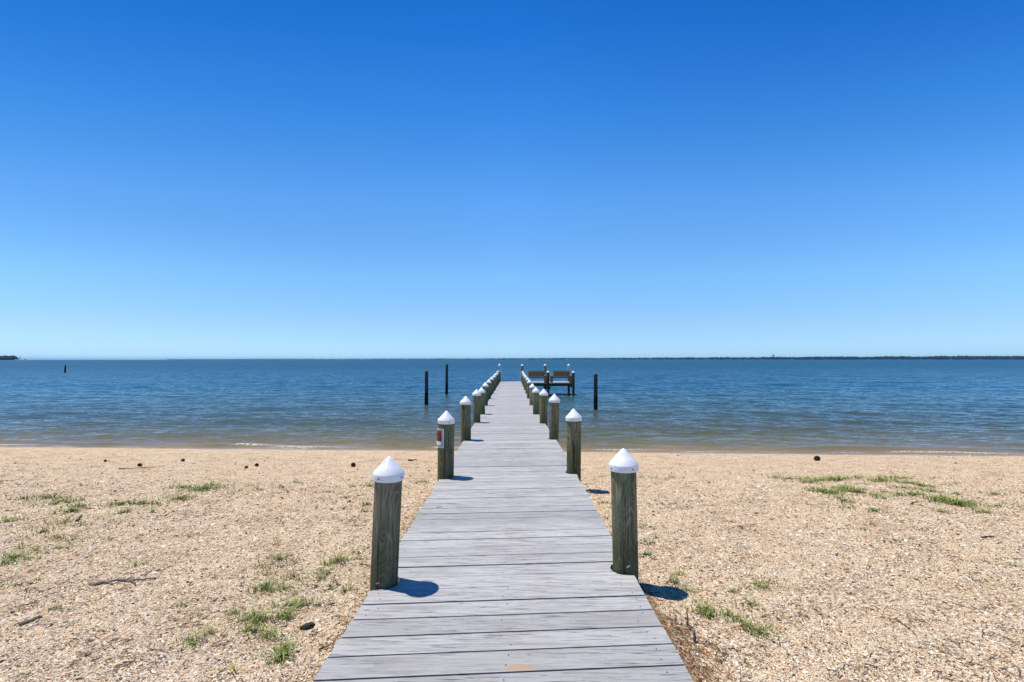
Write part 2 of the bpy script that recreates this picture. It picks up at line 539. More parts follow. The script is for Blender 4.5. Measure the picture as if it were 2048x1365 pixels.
# ------------------------------------------------------------------ beach
def build_beach():
    ys = np.concatenate([np.linspace(-9, .8, 14)[:-1], 1.0 * (17.5 / 1.0) ** np.linspace(0, 1, 620), [19, 21, 24, 28, 34, 42, 60]])
    a = np.linspace(-1, 1, 820); a = np.sign(a) * (np.abs(a) ** 1.1)
    half = 1.75 * (np.maximum(ys, 0) + 2.5) + np.where(ys < 1, 3, 0)
    X = half[:, None] * a[None, :]
    Y = np.repeat(ys[:, None], len(a), 1) - SHK * X * np.clip(ys / 13.0, 0, 1)[:, None]
    Z = sand_z(X, Y)
    s = Y + SHK * X
    wig = .16 * vnoise(X / 1.3, Y * 0 + 3, 8) + .1 * vnoise(X / .4, Y * 0 + 9, 9)
    wet = np.clip((s - 13.38 + wig) / .22, 0, 1)
    wet = wet * wet * (3 - 2 * wet)
    cs = np.stack([X, Y, Z], -1).reshape(-1, 3)
    o = from_np('beach', cs, grid_faces(len(ys), len(a)), M_SAND, attrs={'wet': wet.ravel()})
    o['kind'] = 'structure'


build_beach()

# ------------------------------------------------------------------ water
def build_water():
    s = np.concatenate([np.linspace(13.2, 15.5, 60)[:-1], 1 / np.linspace(1 / 15.5, 1 / 400, 800)])
    tail = 400 * (16000 / 400) ** np.linspace(0, 1, 50)
    s = np.concatenate([s, tail[1:]])
    a = np.linspace(-1.75, 1.75, 780)
    S = np.repeat(s[:, None], len(a), 1)
    X = S * a[None, :]
    Y = S - SHK * np.clip(X, -60, 60)
    ds = np.gradient(s)[:, None]
    dxs = (s * (a[1] - a[0]))[:, None]
    Z = np.zeros_like(X)
    r = np.random.default_rng(5)
    for i in range(64):
        lam = .35 * (7.0 / .35) ** (i / 63.0)
        th = r.normal(0, .42) + .10
        k = 2 * PI / lam
        amp = .0026 * lam ** .60 * (1.0 if lam < 1.1 else 1.55)
        att = np.clip(lam * abs(1 / max(.2, math.cos(th))) / (3.2 * ds) - .5, 0, 1) * np.clip(lam / max(.05, abs(math.sin(th))) / (3.2 * dxs) - .5, 0, 1)
        ph = r.uniform(0, 2 * PI)
        env = np.clip(.55 + 1.9 * vnoise(X / (lam * 4) + i * 7.3, Y / (lam * 3.2) + i * 3.1, 20 + i) + (.25 if lam < 1.1 else .12 * np.clip(X / (Y + 1) * 2, -1, 1)), .05, 2)
        arg = k * (X * math.sin(th) + Y * math.cos(th)) + ph
        Z += amp * att * env * (np.sin(arg) + .18 * np.sin(2 * arg))
    ss = Y + SHK * X
    shore = np.clip((ss - 13.75) / 5.0, 0, 1)
    Z *= (.10 + .9 * shore ** .8)
    # low wash rolling in along the edge
    wv = 14.55 + .35 * vnoise(X / 3.5, X * 0 + 1, 41) * 2
    crest = np.exp(-((ss - wv) / .22) ** 2) * (.02 + .07 * np.clip(vnoise(X / 2.3, X * 0 + 5, 43) + .15, 0, 1))
    foam = np.zeros_like(X)
    edge = 13.86 + .10 * vnoise(X / .9, X * 0, 51) + .06 * vnoise(X / .3, X * 0, 52)
    foam += np.exp(-((ss - edge - .06) / .06) ** 2) * np.clip(.12 + 1.6 * vnoise(X / 1.1, X * 0 + 7, 53), 0, 1)
    for (x0, x1, c, h) in ((-18.0, -15.6, 14.12, .03), (-8.9, -7.7, 14.28, .06), (-7.5, -5.6, 14.12, .03), (-2.4, -1.5, 14.2, .02), (2.6, 3.9, 14.12, .025), (11.2, 14.6, 14.05, .04)):
        m = 1 / (1 + np.exp(-(X - x0) / .10)) * 1 / (1 + np.exp((X - x1) / .35))
        e = np.exp(-((ss - c - .05 * vnoise(X / .5, X * 0 + c, 55)) / .075) ** 2) * m
        foam += 1.05 * e; Z += h * e
    foam += .5 * np.clip(crest * 9 - .62, 0, 1)
    Z += crest
    # a few scattered whitecaps
    depth = np.maximum(WZ - sand_z(X, Y), 0)
    depth = np.where(ss > 40, 3.2, depth)
    cs = np.stack([X, Y, WZ + Z], -1).reshape(-1, 3)
    o = from_np('water', cs, grid_faces(len(s), len(a)), M_WATER, attrs={'depth': depth.ravel(), 'foam': np.clip(foam, 0, 1).ravel()})
    o['kind'] = 'structure'


build_water()

# ------------------------------------------------------------------ pilings: pixel of the foot on the deck, apex row, radius
#        foot x, foot y, apex y, apex x, radius, tint, label
LEFT = [
    (768, 1165, 912, 779, .0925, (1, 1, 1), 'weathered piling with white cone cap at left deck edge, nearest the viewer'),
    (891, 954, 821.7, 892.5, .108, (.95, .93, .85), 'white-capped piling wrapped with the red and black property sign'),
    (932, 880, 792.2, 931, .098, (.92, .92, .82), 'dark olive white-capped piling on the left row, just beyond the sign piling'),
    (953.3, 845, 778.7, 953, .096, (.95, 1.0, .85), 'fourth white-capped piling of the left row, half hiding the one behind'),
    (963.5, 828.5, 774.6, 963, .098, (.82, 1.08, .88), 'fifth white-capped piling of the left row, greenish and half hidden'),
    (970.2, 811.4, 764.7, 971, .098, (.8, .95, .85), 'sixth white-capped piling of the left row'),
    (977.3, 798, 758.7, 978, .1, (.8, .95, .95), 'seventh white-capped piling of the left row'),
    (983, 788, 753.7, 983.4, .1, (.82, .9, .85), 'eighth white-capped piling of the left row'),
    (988, 781, 750, 988, .1, (.85, .95, .9), 'ninth white-capped piling of the left row'),
    (991.3, 775, 746.8, 990.8, .1, (.9, 1, .95), 'tenth white-capped piling of the left row'),
    (994.6, 770, 744.6, 994.4, .1, (.9, .95, .8), 'eleventh white-capped piling of the left row'),
    (997.4, 766, 742.3, 996.6, .1, (.8, .9, .8), 'piling with a flat white cap near the far end of left row'),
]
RIGHT = [
    (1250.5, 1138, 897.3, 1247, .0925, (1.0, .98, .9), 'thick weathered piling with white cone cap at right deck edge, nearest the viewer'),
    (1147.5, 945, 817.7, 1147.5, .098, (1.02, .96, .82), 'second white-capped piling of the right row, standing on the sand'),
    (1107.5, 878, 788, 1109, .096, (.98, .92, .80), 'third white-capped piling of the right row, brownish green'),
    (1086.8, 846.4, 778, 1087.5, .098, (1.05, 1.0, .7), 'fourth white-capped piling of the right row, yellowish green'),
    (1072.3, 828.5, 774.6, 1071.5, .096, (.9, 1.1, .85), 'fifth white-capped piling of the right row, mossy green'),
    (1064.0, 810.5, 767.3, 1064.7, .1, (1.7, 1.45, 1.45), 'pinkish grey white-capped piling, sixth of the right row'),
    (1058.3, 797.3, 759.2, 1059, .1, (.85, 1.0, .85), 'seventh white-capped piling of the right row'),
    (1054.6, 787.4, 754.8, 1055.5, .1, (.8, 1.05, .85), 'eighth white-capped piling of the right row'),
    (1051.4, 780.3, 751, 1051.8, .1, (.85, .95, .9), 'ninth white-capped piling of the right row'),
    (1048.9, 774.6, 748, 1049.2, .1, (.85, 1.05, .85), 'tenth white-capped piling of the right row'),
    (1046.9, 770, 745.4, 1047.3, .1, (.85, 1, .85), 'eleventh white-capped piling of the right row'),
    (1045.4, 766.5, 742, 1045.9, .1, (.85, 1, .85), 'twelfth white-capped piling of the right row, last short one'),
]
PILES = []


def cap_bm(R, flat=False):
    bm = bmesh.new()
    if flat:
        prof = [(R * .95, .0), (R * 1.02, .004), (R * 1.03, .06), (R * .98, .078), (R * .5, .092), (0, .098)]
    else:
        H = R * 1.05
        lathe(bm, [(R * .93, .006), (R * .955, .0), (R * .995, .0)], 48)
        lathe(bm, [(R * .995, .0), (R * 1.003, .003), (R * .998, .043)], 48)
        prof = [(R * .998, .043), (R * .975, .052), (R * .62, .052 + H * .345), (R * .30, .052 + H * .70), (R * .12, .052 + H * .895), (R * .06, .052 + H * .94), (.0, .052 + H * .955)]
    lathe(bm, prof, 48)
    return bm


def piling(x, y, ztop, R, foot, label, tint=(1, 1, 1), lean=(0, 0), caprot=0, screws=0, flat=False, wide=None, group='white-capped pilings along the dock', name='piling', zdeck=None):
    """ztop: apex of the cap. The Empty stands at deck height."""
    zd = deck_z(y) if zdeck is None else zdeck
    t = thing(name, (x, y, zd), label, 'piling', group)
    RC = wide or min(R * 1.18, .1145)
    caph = .098 if flat else .052 + RC * 1.05 * .955
    top = ztop - zd - caph
    ph = random.random() * 9
    bm = bmesh.new()
    zs = [foot - zd, -.4, -.15] + [i * (top + .03) / 14 for i in range(15)]
    zs = sorted(z for z in zs if z >= foot - zd)

    def wob(a, z):
        return .018 * math.sin(2 * a + ph + z * 1.7) + .012 * math.sin(3 * a - ph + z * 3.1) + .006 * math.sin(7 * a + 5 * z + ph)
    rings = lathe(bm, [(R * (.985 + .03 * max(z, -.5) / max(top, .3)), z) for z in zs], 44, wob=wob)
    bm.faces.new(rings[-1])
    for v in bm.verts:
        v.co.x += lean[0] * v.co.z; v.co.y += lean[1] * v.co.z
    p = from_bm('post', bm, M_POST, t)
    p.color = (*tint, 1)
    bm = cap_bm(RC, flat)
    c = from_bm('cap', bm, M_CAP, t)
    c.location = (lean[0] * top, lean[1] * top, top)
    c.rotation_euler = (random.uniform(-.03, .03), random.uniform(-.035, .035), random.uniform(0, 6))
    if screws:
        for k in range(screws):
            a = caprot + 2 * PI * k / screws
            bm = bmesh.new()
            bmesh.ops.create_uvsphere(bm, u_segments=10, v_segments=6, radius=.0058)
            s_ = from_bm('screw', bm, M_STEEL, c, True)
            a -= c.rotation_euler.z
            s_.location = (RC * 1.003 * math.cos(a), RC * 1.003 * math.sin(a), .024)
            s_.scale = (1, 1, 1)
    PILES.append((x, y, R))
    return t, top


LEFT_ROOTS = []
for side, rows in (('left', LEFT), ('right', RIGHT)):
    for i, (px, py, ay, ax, R, tint, label) in enumerate(rows):
        x, y = on_deck(px, py)
        zt = height_at(ay, y, px)
        hgt = zt - deck_z(y)
        lean = ((x_at(ax, y, ay) - x) / hgt, random.uniform(-.012, .012))
        g = min(float(sand_z(x, y)), WZ) - .5 if y > 9 else float(sand_z(x, y)) - .4
        g = max(g, -2.2)
        flat = 'flat' in label
        t, top = piling(x, y, zt, R, g, label, tint, lean, screws=(4 if i < 3 else 0), caprot=(-1.95 if side == 'left' else -1.15) + (.9 if i == 1 else 0), flat=flat, wide=(.165 if flat else None))
        if side == 'left': LEFT_ROOTS.append((t, x, y, R, lean, top))
        else:
            if i == 0: R1 = (t, x, y, R, lean)

# small white tag stapled near the foot of two posts
for (root, x, y, R, lean, px, py) in ((R1[0], R1[1], R1[2], R1[3], R1[4], 1250, 1135), (LEFT_ROOTS[0][0], *LEFT_ROOTS[0][1:4], LEFT_ROOTS[0][4], 762, 1169)):
    bm = bmesh.new()
    a0 = -PI / 2 + (px - 1250 if px > 1000 else px - 768) / 27
    z = height_at(py, y - R, px) - deck_z(y)
    for i in range(7):
        a = a0 + (i - 3) * .055
        hh = .008 * math.sqrt(max(0.05, 1 - ((i - 3) / 3.3) ** 2)) if px > 1000 else .004 * math.sqrt(max(0.05, 1 - ((i - 3) / 3.3) ** 2))
        rr = R * 1.02
        bm.verts.new((rr * math.cos(a), rr * math.sin(a), z - hh + .002 * i)); bm.verts.new((rr * math.cos(a), rr * math.sin(a), z + hh + .002 * i))
    bm.verts.ensure_lookup_table()
    for i in range(6):
        bm.faces.new((bm.verts[2 * i], bm.verts[2 * i + 2], bm.verts[2 * i + 3], bm.verts[2 * i + 1]))
    g = bmesh.ops.solidify(bm, geom=bm.faces[:], thickness=.003)
    from_bm('tag', bm, M_WHITE, root)

# ------------------------------------------------------------------ dock
DOCK_END = on_deck(1022, 763.4)[1]
EDGE_R = ([0, 9.2, 11.6, 13.6, 16, 20, 27, 38], [.872, .89, .83, .80, .80, .83, .86, .87])
XL = -.955
KSK = .0615
ROOT = thing('dock', (0, 0, 0), 'long grey painted plank dock running from the beach out over the water', 'dock')


def build_dock():
    bm = bmesh.new()
    y = .25
    r = random.Random(3)
    pitch = .1725
    while y < DOCK_END:
        gap = r.choice([.006, .009, .011, .012, .015])
        if r.random() < .06: gap += .006
        w_ = pitch - gap
        if y + w_ > DOCK_END: w_ = DOCK_END - y
        xr = float(np.interp(y, *EDGE_R)) + r.uniform(-.006, .006)
        xl = XL + r.uniform(-.006, .006)
        kk = KSK * max(0, 1 - max(0, y - 30) / 7) + r.uniform(-.0012, .0012)
        zt = deck_z(y) + r.uniform(-.0018, .0018)
        tilt = r.uniform(-.010, .010)
        # ends cut round the pilings
        def end(xe, sign):
            pts = []
            hit = [(cx, cy, R * 1.09 + .010) for (cx, cy, R) in PILES if abs(cy - (y + kk * cx + w_ / 2)) < R + w_ and (cx > 0) == (sign > 0) and abs(cx - xe) < .3]
            ts = [0, 1] if not hit else [k / 10 for k in range(11)]
            for t in ts:
                x = xe
                for (cx, cy, R) in hit:
                    yy = y + t * w_ + kk * cx
                    d2 = R * R - (yy - cy) ** 2
                    if d2 > 0:
                        xi = cx - sign * math.sqrt(d2)
                        x = min(x, xi) if sign > 0 else max(x, xi)
                pts.append((x, y + t * w_ + kk * x, t))
            return pts
        L = end(xl, -1); Rr = end(xr, 1)
        outline = L[::-1] + Rr if False else Rr + L[::-1]
        b = .0025
        top = [bm.verts.new((px, py, zt + tilt * (t - .5) * w_)) for (px, py, t) in outline]
        bot = [bm.verts.new((px, py, zt - .036)) for (px, py, t) in outline]
        bm.faces.new(top)
        bm.faces.new(bot[::-1])
        n = len(top)
        for i in range(n):
            j = (i + 1) % n
            bm.faces.new((top[j], top[i], bot[i], bot[j]))
        # nail heads
        if y < 9:
            for sx in (xl + .09, -.04, xr - .10):
                for t in (.25, .75):
                    if r.random() < .3: continue
                    nx = sx + r.uniform(-.035, .035); ny = y + t * w_ + kk * nx + r.uniform(-.012, .012)
                    if any((nx - cx) ** 2 + (ny - cy) ** 2 < (R + .03) ** 2 for cx, cy, R in PILES): continue
                    vs = [bm.verts.new((nx + .0036 * math.cos(a), ny + .0036 * math.sin(a), zt + .0032)) for a in np.linspace(0, 2 * PI, 9)[:-1]]
                    bm.faces.new(vs).material_index = 1
        y += pitch
    bmesh.ops.recalc_face_normals(bm, faces=[f for f in bm.faces if f.material_index == 0])
    from_bm('walkway_decking', bm, [M_DECK, M_STEEL], ROOT)
    # stringers under the planks
    for x in (-.78, -.04, .64):
        bm = bmesh.new()
        y0, y1 = .25, DOCK_END - .02
        for (ya, yb) in ((y0, y1),):
            vs = [bm.verts.new((xx, yy, deck_z(yy) + zz)) for yy in (ya, yb) for xx, zz in ((x - .025, -.041), (x + .025, -.041), (x + .025, -.26), (x - .025, -.26))]
            bm.faces.new(vs[:4]); bm.faces.new(vs[4:][::-1])
            for i in range(4):
                bm.faces.new((vs[i], vs[4 + i], vs[4 + (i + 1) % 4], vs[(i + 1) % 4]))
        bmesh.ops.recalc_face_normals(bm, faces=bm.faces[:])
        from_bm('stringer', bm, M_FRAME, ROOT)
    # cross beams that carry the stringers at the pilings over the water
    for (px, py, *_r) in LEFT[3:]:
        x, y = on_deck(px, py)
        bm = bmesh.new()
        z = deck_z(y) - .27
        bx(bm, -.84, .72, y + .105, y + .15, z - .20, z)
        from_bm('cross_beam', bm, M_FRAME, ROOT)


build_dock()

# ------------------------------------------------------------------ end pilings, side platform, benches
YE = DOCK_END - .12
zt = height_at(727.9, YE, 999)
xl_, xr_ = x_at(998.9, YE), x_at(1044.4, YE)
GEND = 'tall capped pilings at the end of the dock'
e1, top1 = piling(xl_, YE, zt, .1, WZ - .8, 'tall capped piling carrying a small white notice at the far end of left row', (.8, .9, .85), name='piling', group=GEND)
e2, top2 = piling(xr_, YE, height_at(728.4, YE, 1044), .1, WZ - .8, 'tall capped piling at the far right corner of the walkway', (.85, .95, .85), group=GEND)
PY0, PY1 = 34.75, DOCK_END - .15
PXA, PXB = x_at(1096.3, PY0), x_at(1146.6, PY0)
p1, _ = piling(PXA, PY0, height_at(741.6, PY0, 1096), .098, WZ - .8, 'dark capped piling between the two benches', (.45, .52, .45), group='capped pilings of the bench platform')
p2, _ = piling(PXB, PY0, height_at(742.2, PY0, 1146), .098, WZ - .8, 'dark capped piling right of both benches at platform corner', (.45, .52, .45), group='capped pilings of the bench platform')
PXC, PXD = x_at(1090.3, PY1), x_at(1137.3, PY1)
p3, _ = piling(PXC, PY1, height_at(728.2, PY1, 1090), .098, WZ - .8, 'tall capped piling rising behind the gap between the benches', (1.1, 1.0, .9), group=GEND)
p4, top4 = piling(PXD, PY1, height_at(728.2, PY1, 1137), .098, WZ - .8, 'tall capped piling carrying a white striped notice behind second bench', (.8, .9, .9), group=GEND)

for (root, x, sgn) in ((e1, xl_, 1), (e2, xr_, -1)):          # white bumper strips on the inner faces
    bm = bmesh.new()
    bx(bm, sgn * .108, sgn * .138, -.05, .05, .15, .85, .006)
    from_bm('bumper_strip', bm, M_WHITE, root)

# platform, part of the dock
bm = bmesh.new()
xa, xb = .90, PXB + .12
r = random.Random(5)
y = PY0 + .10
while y < DOCK_END - .12:
    bx(bm, xa + r.uniform(0, .01), xb + r.uniform(-.01, .01), y, y + .164, deck_z(PY0) - .036, deck_z(PY0) + r.uniform(-.001, .001))
    y += .1725
from_bm('platform_decking', bm, M_DECK, ROOT)
zf = deck_z(PY0) - .041
for (x0, x1, y0, y1, z0, z1) in ((xa + .03, xb - .02, PY0 + .105, PY0 + .15, zf - .21, zf), (xa + .03, xb - .02, DOCK_END - .24, DOCK_END - .19, zf - .21, zf),
                                 (xb - .09, xb - .04, PY0 + .16, DOCK_END - .26, zf - .38, zf - .20), (PXA - .20, PXA - .15, PY0 + .16, DOCK_END - .26, zf - .44, zf - .22),
                                 (PXA - .30, PXA + .2, PY0 + .16, PY0 + .21, zf - .42, zf - .23)):
    bm = bmesh.new(); bx(bm, x0, x1, y0, y1, z0, z1, .004)
    from_bm('platform_beam', bm, M_FRAME, ROOT)


def make_bench(label):
    t = thing('dock_bench', (0, 0, 0), label, 'bench', 'benches on the side platform')
    # back faces -Y (towards the beach), sitter looks out over the water
    bm = bmesh.new()
    for i in range(4): bx(bm, -.80, .80, .06 + i * .125, .06 + i * .125 + .115, .395, .425, .006)
    from_bm('seat', bm, M_BENCH, t)
    bm = bmesh.new()
    bx(bm, -.61, -.545, -.02, .03, .40, .92, .005); bx(bm, .545, .61, -.02, .03, .40, .92, .005); bx(bm, -.035, .035, -.02, .03, .452, .862, .005)
    bx(bm, -.543, .543, -.022, .032, .865, .935, .005); bx(bm, -.543, .543, -.022, .032, .40, .45, .005)
    for i, z in enumerate((.485, .58, .675, .77)):
        bx(bm, -.543, -.037, -.012, .018, z - .010, z + .079, .004); bx(bm, .037, .543, -.012, .018, z - .010, z + .079, .004)
    from_bm('backrest', bm, M_BENCH, t)
    for s in (-1, 1):
        bm = bmesh.new()
        x0, x1 = sorted((s * .64, s * .83))
        bx(bm, x0, x1, -.06, .58, .535, .57, .008)
        a = from_bm('armrest', bm, M_BENCH, t)
        for yy in (-.03, .46):
            bm = bmesh.new()
            bx(bm, x0 + .01, x1 - .01, yy, yy + .075, 0, .533, .005)
            from_bm('leg', bm, M_BENCH, t)
    for yy in (.05,):
        bm = bmesh.new(); bx(bm, -.63, .63, yy, yy + .04, .345, .394, .004)
        from_bm('seat_rail', bm, M_BENCH, t)
    return t


def copy_tree(o, parent=None):
    c = o.copy(); COL.objects.link(c)
    if parent: c.parent = parent
    for ch in list(o.children): copy_tree(ch, c)
    return c


YB = PY0 + .26
b1 = make_bench('brown slatted bench right beside the walkway, its back to the beach')
b1.location = (x_at(1072.6, YB), YB, deck_z(PY0) + .001); b1.rotation_euler = (0, 0, .035)
b2 = copy_tree(b1)
b2['label'] = 'brown slatted bench at the outer platform corner, farther from the walkway'
b2.location = (x_at(1122.6, YB), YB, deck_z(PY0) + .001); b2.rotation_euler = (0, 0, 0)


# ------------------------------------------------------------------ signs
def text_mesh(txt, size, width=None, align='LEFT'):
    cu = bpy.data.curves.new('lettering', 'FONT'); cu.body = txt; cu.size = size; cu.align_x = align; cu.fill_mode = 'FRONT'
    cu.offset = size * .006
    o = bpy.data.objects.new('tmp', cu); COL.objects.link(o)
    dg = bpy.context.evaluated_depsgraph_get()
    me = bpy.data.meshes.new_from_object(o.evaluated_get(dg))
    bpy.data.objects.remove(o); bpy.data.curves.remove(cu)
    if width:
        xs = [v.co.x for v in me.vertices]; k = width / (max(xs) - min(xs)); x0 = min(xs)
        for v in me.vertices: v.co.x = (v.co.x - x0) * k
    return me


def property_sign():
    t0, x, y, R, lean, top = LEFT_ROOTS[1]
    zc = deck_z(y)
    zlo, zhi = height_at(896.3, y - R, 880) - zc, height_at(857.8, y - R, 880) - zc
    H = zhi - zlo; Wd = H * 1.42
    RS = R * 1.045 + .006
    a1 = -PI / 2 - .10                       # right-hand edge, almost facing the beach
    zm = (zlo + zhi) / 2
    cx, cy = x + lean[0] * zm, y + lean[1] * zm
    t = thing('property_sign', (cx, cy, zc + zlo), 'red, black and white private property sign curled around a piling', 'sign')

    def pt(u, v, d=0.0):
        """u from the right-hand edge towards the left, v up from the bottom, both in metres"""
        a = a1 - u / RS
        return ((RS + d) * math.cos(a), (RS + d) * math.sin(a), v)

    def panel(bm, u0, u1, v0, v1, d, mat=0, th=.0012):
        n = max(2, int((u1 - u0) / .008))
        for i in range(n):
            ua, ub = u0 + (u1 - u0) * i / n, u0 + (u1 - u0) * (i + 1) / n
            q = [bm.verts.new(pt(ub, v0, d)), bm.verts.new(pt(ua, v0, d)), bm.verts.new(pt(ua, v1, d)), bm.verts.new(pt(ub, v1, d))]
            bm.faces.new(q).material_index = mat
            qb = [bm.verts.new(pt(ub, v0, d - th)), bm.verts.new(pt(ua, v0, d - th)), bm.verts.new(pt(ua, v1, d - th)), bm.verts.new(pt(ub, v1, d - th))]
            bm.faces.new(qb[::-1]).material_index = mat
    bm = bmesh.new()
    panel(bm, 0, Wd, 0, H, 0, 0)
    b = H * .045
    panel(bm, b, Wd - b, b, H - b, .0009, 1)                      # black line inside the white margin
    panel(bm, b * 1.5, Wd - b * 1.5, b * 1.5, H - b * 1.5, .0018, 0)
    panel(bm, b * 2.4, Wd - b * 2.4, b * 2.1, H - b * 2.1, .0027, 1)
    panel(bm, b * 3.1, Wd - b * 3.1, b * 2.9, H * .33, .0036, 0)
    from_bm('panel', bm, [M_WHITE, M_BLACK], t)
    for txt, v, sz, nm in (('PRIVATE', .70, .27, 'lettering'), ('PROPERTY', .465, .235, 'lettering'), ('NO TRESPASSING', .362, .09, 'lettering')):
        me = text_mesh(txt, H * sz, Wd * .80)
        me.materials.append(M_RED)
        for vv in me.vertices:
            u = Wd * .90 - vv.co.x; z = H * v + vv.co.y
            vv.co = pt(u, z, .0058)
        link(bpy.data.objects.new(nm, me), t)


property_sign()


def notice(root_xy, zlo, zhi, wd, label, dark_blob):
    x, y = root_xy
    t = thing('notice_sign', (x, y - .118, zlo), label, 'sign', 'white notices at the dock end')
    H = zhi - zlo
    bm = bmesh.new(); bx(bm, -wd / 2, wd / 2, -.006, .006, 0, H, .002)
    from_bm('panel', bm, M_WHITE, t)
    bm = bmesh.new()
    if dark_blob:
        bx(bm, -wd * .36, -wd * .02, -.010, -.0065, H * .28, H * .68)
        for k in (.3, .48, .64): bx(bm, wd * .08, wd * .4, -.010, -.0065, H * k, H * (k + .07))
        bx(bm, -wd * .2, wd * .3, -.010, -.0065, H * .8, H * .86)
    else:
        for k in (.08, .30, .56, .80): bx(bm, -wd * .2, wd * .28, -.010, -.0065, H * k, H * (k + .09))
    from_bm('lettering', bm, M_BLACK, t)


notice((xl_ + .01, YE), height_at(740.6, YE), height_at(732.4, YE), .27, 'small white notice with a black mark on the far left end piling', True)
notice((PXD, PY1), height_at(743, PY1), height_at(733, PY1), .23, 'white notice with dark stripes on the piling behind the second bench', False)

# ------------------------------------------------------------------ mooring poles standing in the water
def pole(px0, px1, pytop, pybase, label, tip=False, lean=0.0, group='bare mooring poles in the water'):
    X, Y = on_level((px0 + px1) / 2, pybase, WZ)
    R = (px1 - px0) / 2 * Y / F
    zt = height_at(pytop, Y)
    bm = bmesh.new()
    ph = random.random() * 6
    top = zt - WZ
    zs = [-1.6, -.2, .15, .4] + [.4 + (top - .4) * k / 8 for k in range(1, 9)]
    prof = [(R * (1.06 - .1 * max(z, 0) / top), z) for z in zs]
    prof += [(R * .80, top + .02), (R * .35, top + (.22 if tip else .035)), (0, top + (.42 if tip else .04))]
    lathe(bm, prof, 20, wob=lambda a, z: .04 * math.sin(2 * a + ph + z) + .03 * math.sin(3 * a + 2 * z))
    for v in bm.verts: v.co.x += lean * v.co.z
    o = from_bm('mooring_pole', bm, M_POLE)
    o.location = (X, Y, WZ)
    tag(o, label, 'pole', group)


pole(849.0, 856.2, 743, 809.5, 'bare dark pole left of the dock, nearer of the two')
pole(890.4, 896.0, 729, 788, 'bare dark pole left of the dock, standing farther out, taller', lean=.004)
pole(1187.3, 1195.0, 749, 821.5, 'bare dark pole standing alone right of the benches', lean=.006)
pole(128.5, 131.2, 732, 744.8, 'lone distant black pole with a pointed top, far left', True, lean=.03)

# ------------------------------------------------------------------ gravel and shells
def build_gravel():
    n = 400000
    py = 906 + (1420 - 906) * RNG.random(n) ** .85
    px = RNG.uniform(-260, 2310, n)
    x, y, z = on_sand(px, py)
    keep = ~((x > XL - .01) & (x < .9)) & (y > 1.2)
    x, y, z = x[keep], y[keep], z[keep]
    n = len(x)
    size = np.clip(RNG.lognormal(math.log(.0036), .42, n), .0022, .016) * np.clip(y / 3.2, .9, 2.0)
    base = np.array([[1, 0, 0], [.3, .95, .1], [-.8, .55, 0], [-.85, -.5, .1], [.25, -.95, 0], [.1, .05, .75], [-.2, -.1, -.6]])
    tri = np.array([[0, 1, 5], [1, 2, 5], [2, 3, 5], [3, 4, 5], [4, 0, 5], [1, 0, 6], [2, 1, 6], [3, 2, 6], [4, 3, 6], [0, 4, 6]])
    sc = np.stack([size * RNG.uniform(.8, 1.7, n), size * RNG.uniform(.6, 1.1, n), size * RNG.uniform(.25, .7, n)], 1)
    v = base[None] * (1 + RNG.uniform(-.22, .22, (n, 7, 3))) * sc[:, None, :]
    tx = RNG.normal(0, .35, n); ct, st = np.cos(tx)[:, None], np.sin(tx)[:, None]
    v = np.stack([v[..., 0] * ct - v[..., 2] * st, v[..., 1], v[..., 0] * st + v[..., 2] * ct], -1)
    a = RNG.uniform(0, 2 * PI, n); ca, sa = np.cos(a)[:, None], np.sin(a)[:, None]
    v = np.stack([v[..., 0] * ca - v[..., 1] * sa, v[..., 0] * sa + v[..., 1] * ca, v[..., 2]], -1)
    v += np.stack([x, y, z + sc[:, 2] * .35], -1)[:, None, :]
    f = (np.arange(n)[:, None, None] * 7 + tri[None]).reshape(-1, 3)
    pal = np.array([[.80, .74, .62], [.74, .63, .46], [.70, .54, .37], [.60, .39, .20], [.27, .23, .19], [.085, .058, .04], [.64, .54, .43], [.38, .22, .11]])
    idx = RNG.choice(8, n, p=[.15, .20, .20, .12, .09, .12, .06, .06])
    c = pal[idx] * RNG.uniform(.85, 1.12, (n, 1))
    from_np('gravel', v.reshape(-1, 3), f, M_TINT_STONE, smooth=False, cols=np.repeat(np.clip(c * np.array([1.07, 1.05, 1.01]), 0, .88), 7, 0))
    tag(bpy.data.objects['gravel'], 'pale shell bits and gravel strewn over the beach', 'gravel', kind='stuff')


build_gravel()

# ------------------------------------------------------------------ grass, litter
class Blades:
    def __init__(s): s.v, s.f, s.c = [], [], []

    def blade(s, x, y, z, h, wdt, az, bend, col, twist=0):
        n = len(s.v)
        dx, dy = math.cos(az), math.sin(az)
        wx, wy = -dy * wdt / 2, dx * wdt / 2
        for t, k in ((0, 1), (.4, .9), (.75, .6)):
            b = bend * t * t * h
            zz = z + h * t * (1 - .35 * min(1, bend) * t)
            s.v += [(x + dx * b - wx * k, y + dy * b - wy * k, zz), (x + dx * b + wx * k, y + dy * b + wy * k, zz)]
        b = bend * h
        s.v.append((x + dx * b, y + dy * b, z + h * (1 - .35 * min(1, bend))))
        s.f += [(n, n + 1, n + 3), (n, n + 3, n + 2), (n + 2, n + 3, n + 5), (n + 2, n + 5, n + 4), (n + 4, n + 5, n + 6)]
        s.c += [col] * 7

    def build(s, name, mat):
        return from_np(name, np.array(s.v), np.array(s.f), mat, smooth=False, cols=np.array(s.c))


def z5(l): return [(a / 3.175, 860 + b / 3.175, *r) for (a, b, *r) in l]
def z7(l): return [(1530 + a / 4.763, 930 + b / 4.763, *r) for (a, b, *r) in l]
def z6(l): return [(1400 + a / 2.704, 860 + b / 2.704, *r) for (a, b, *r) in l]


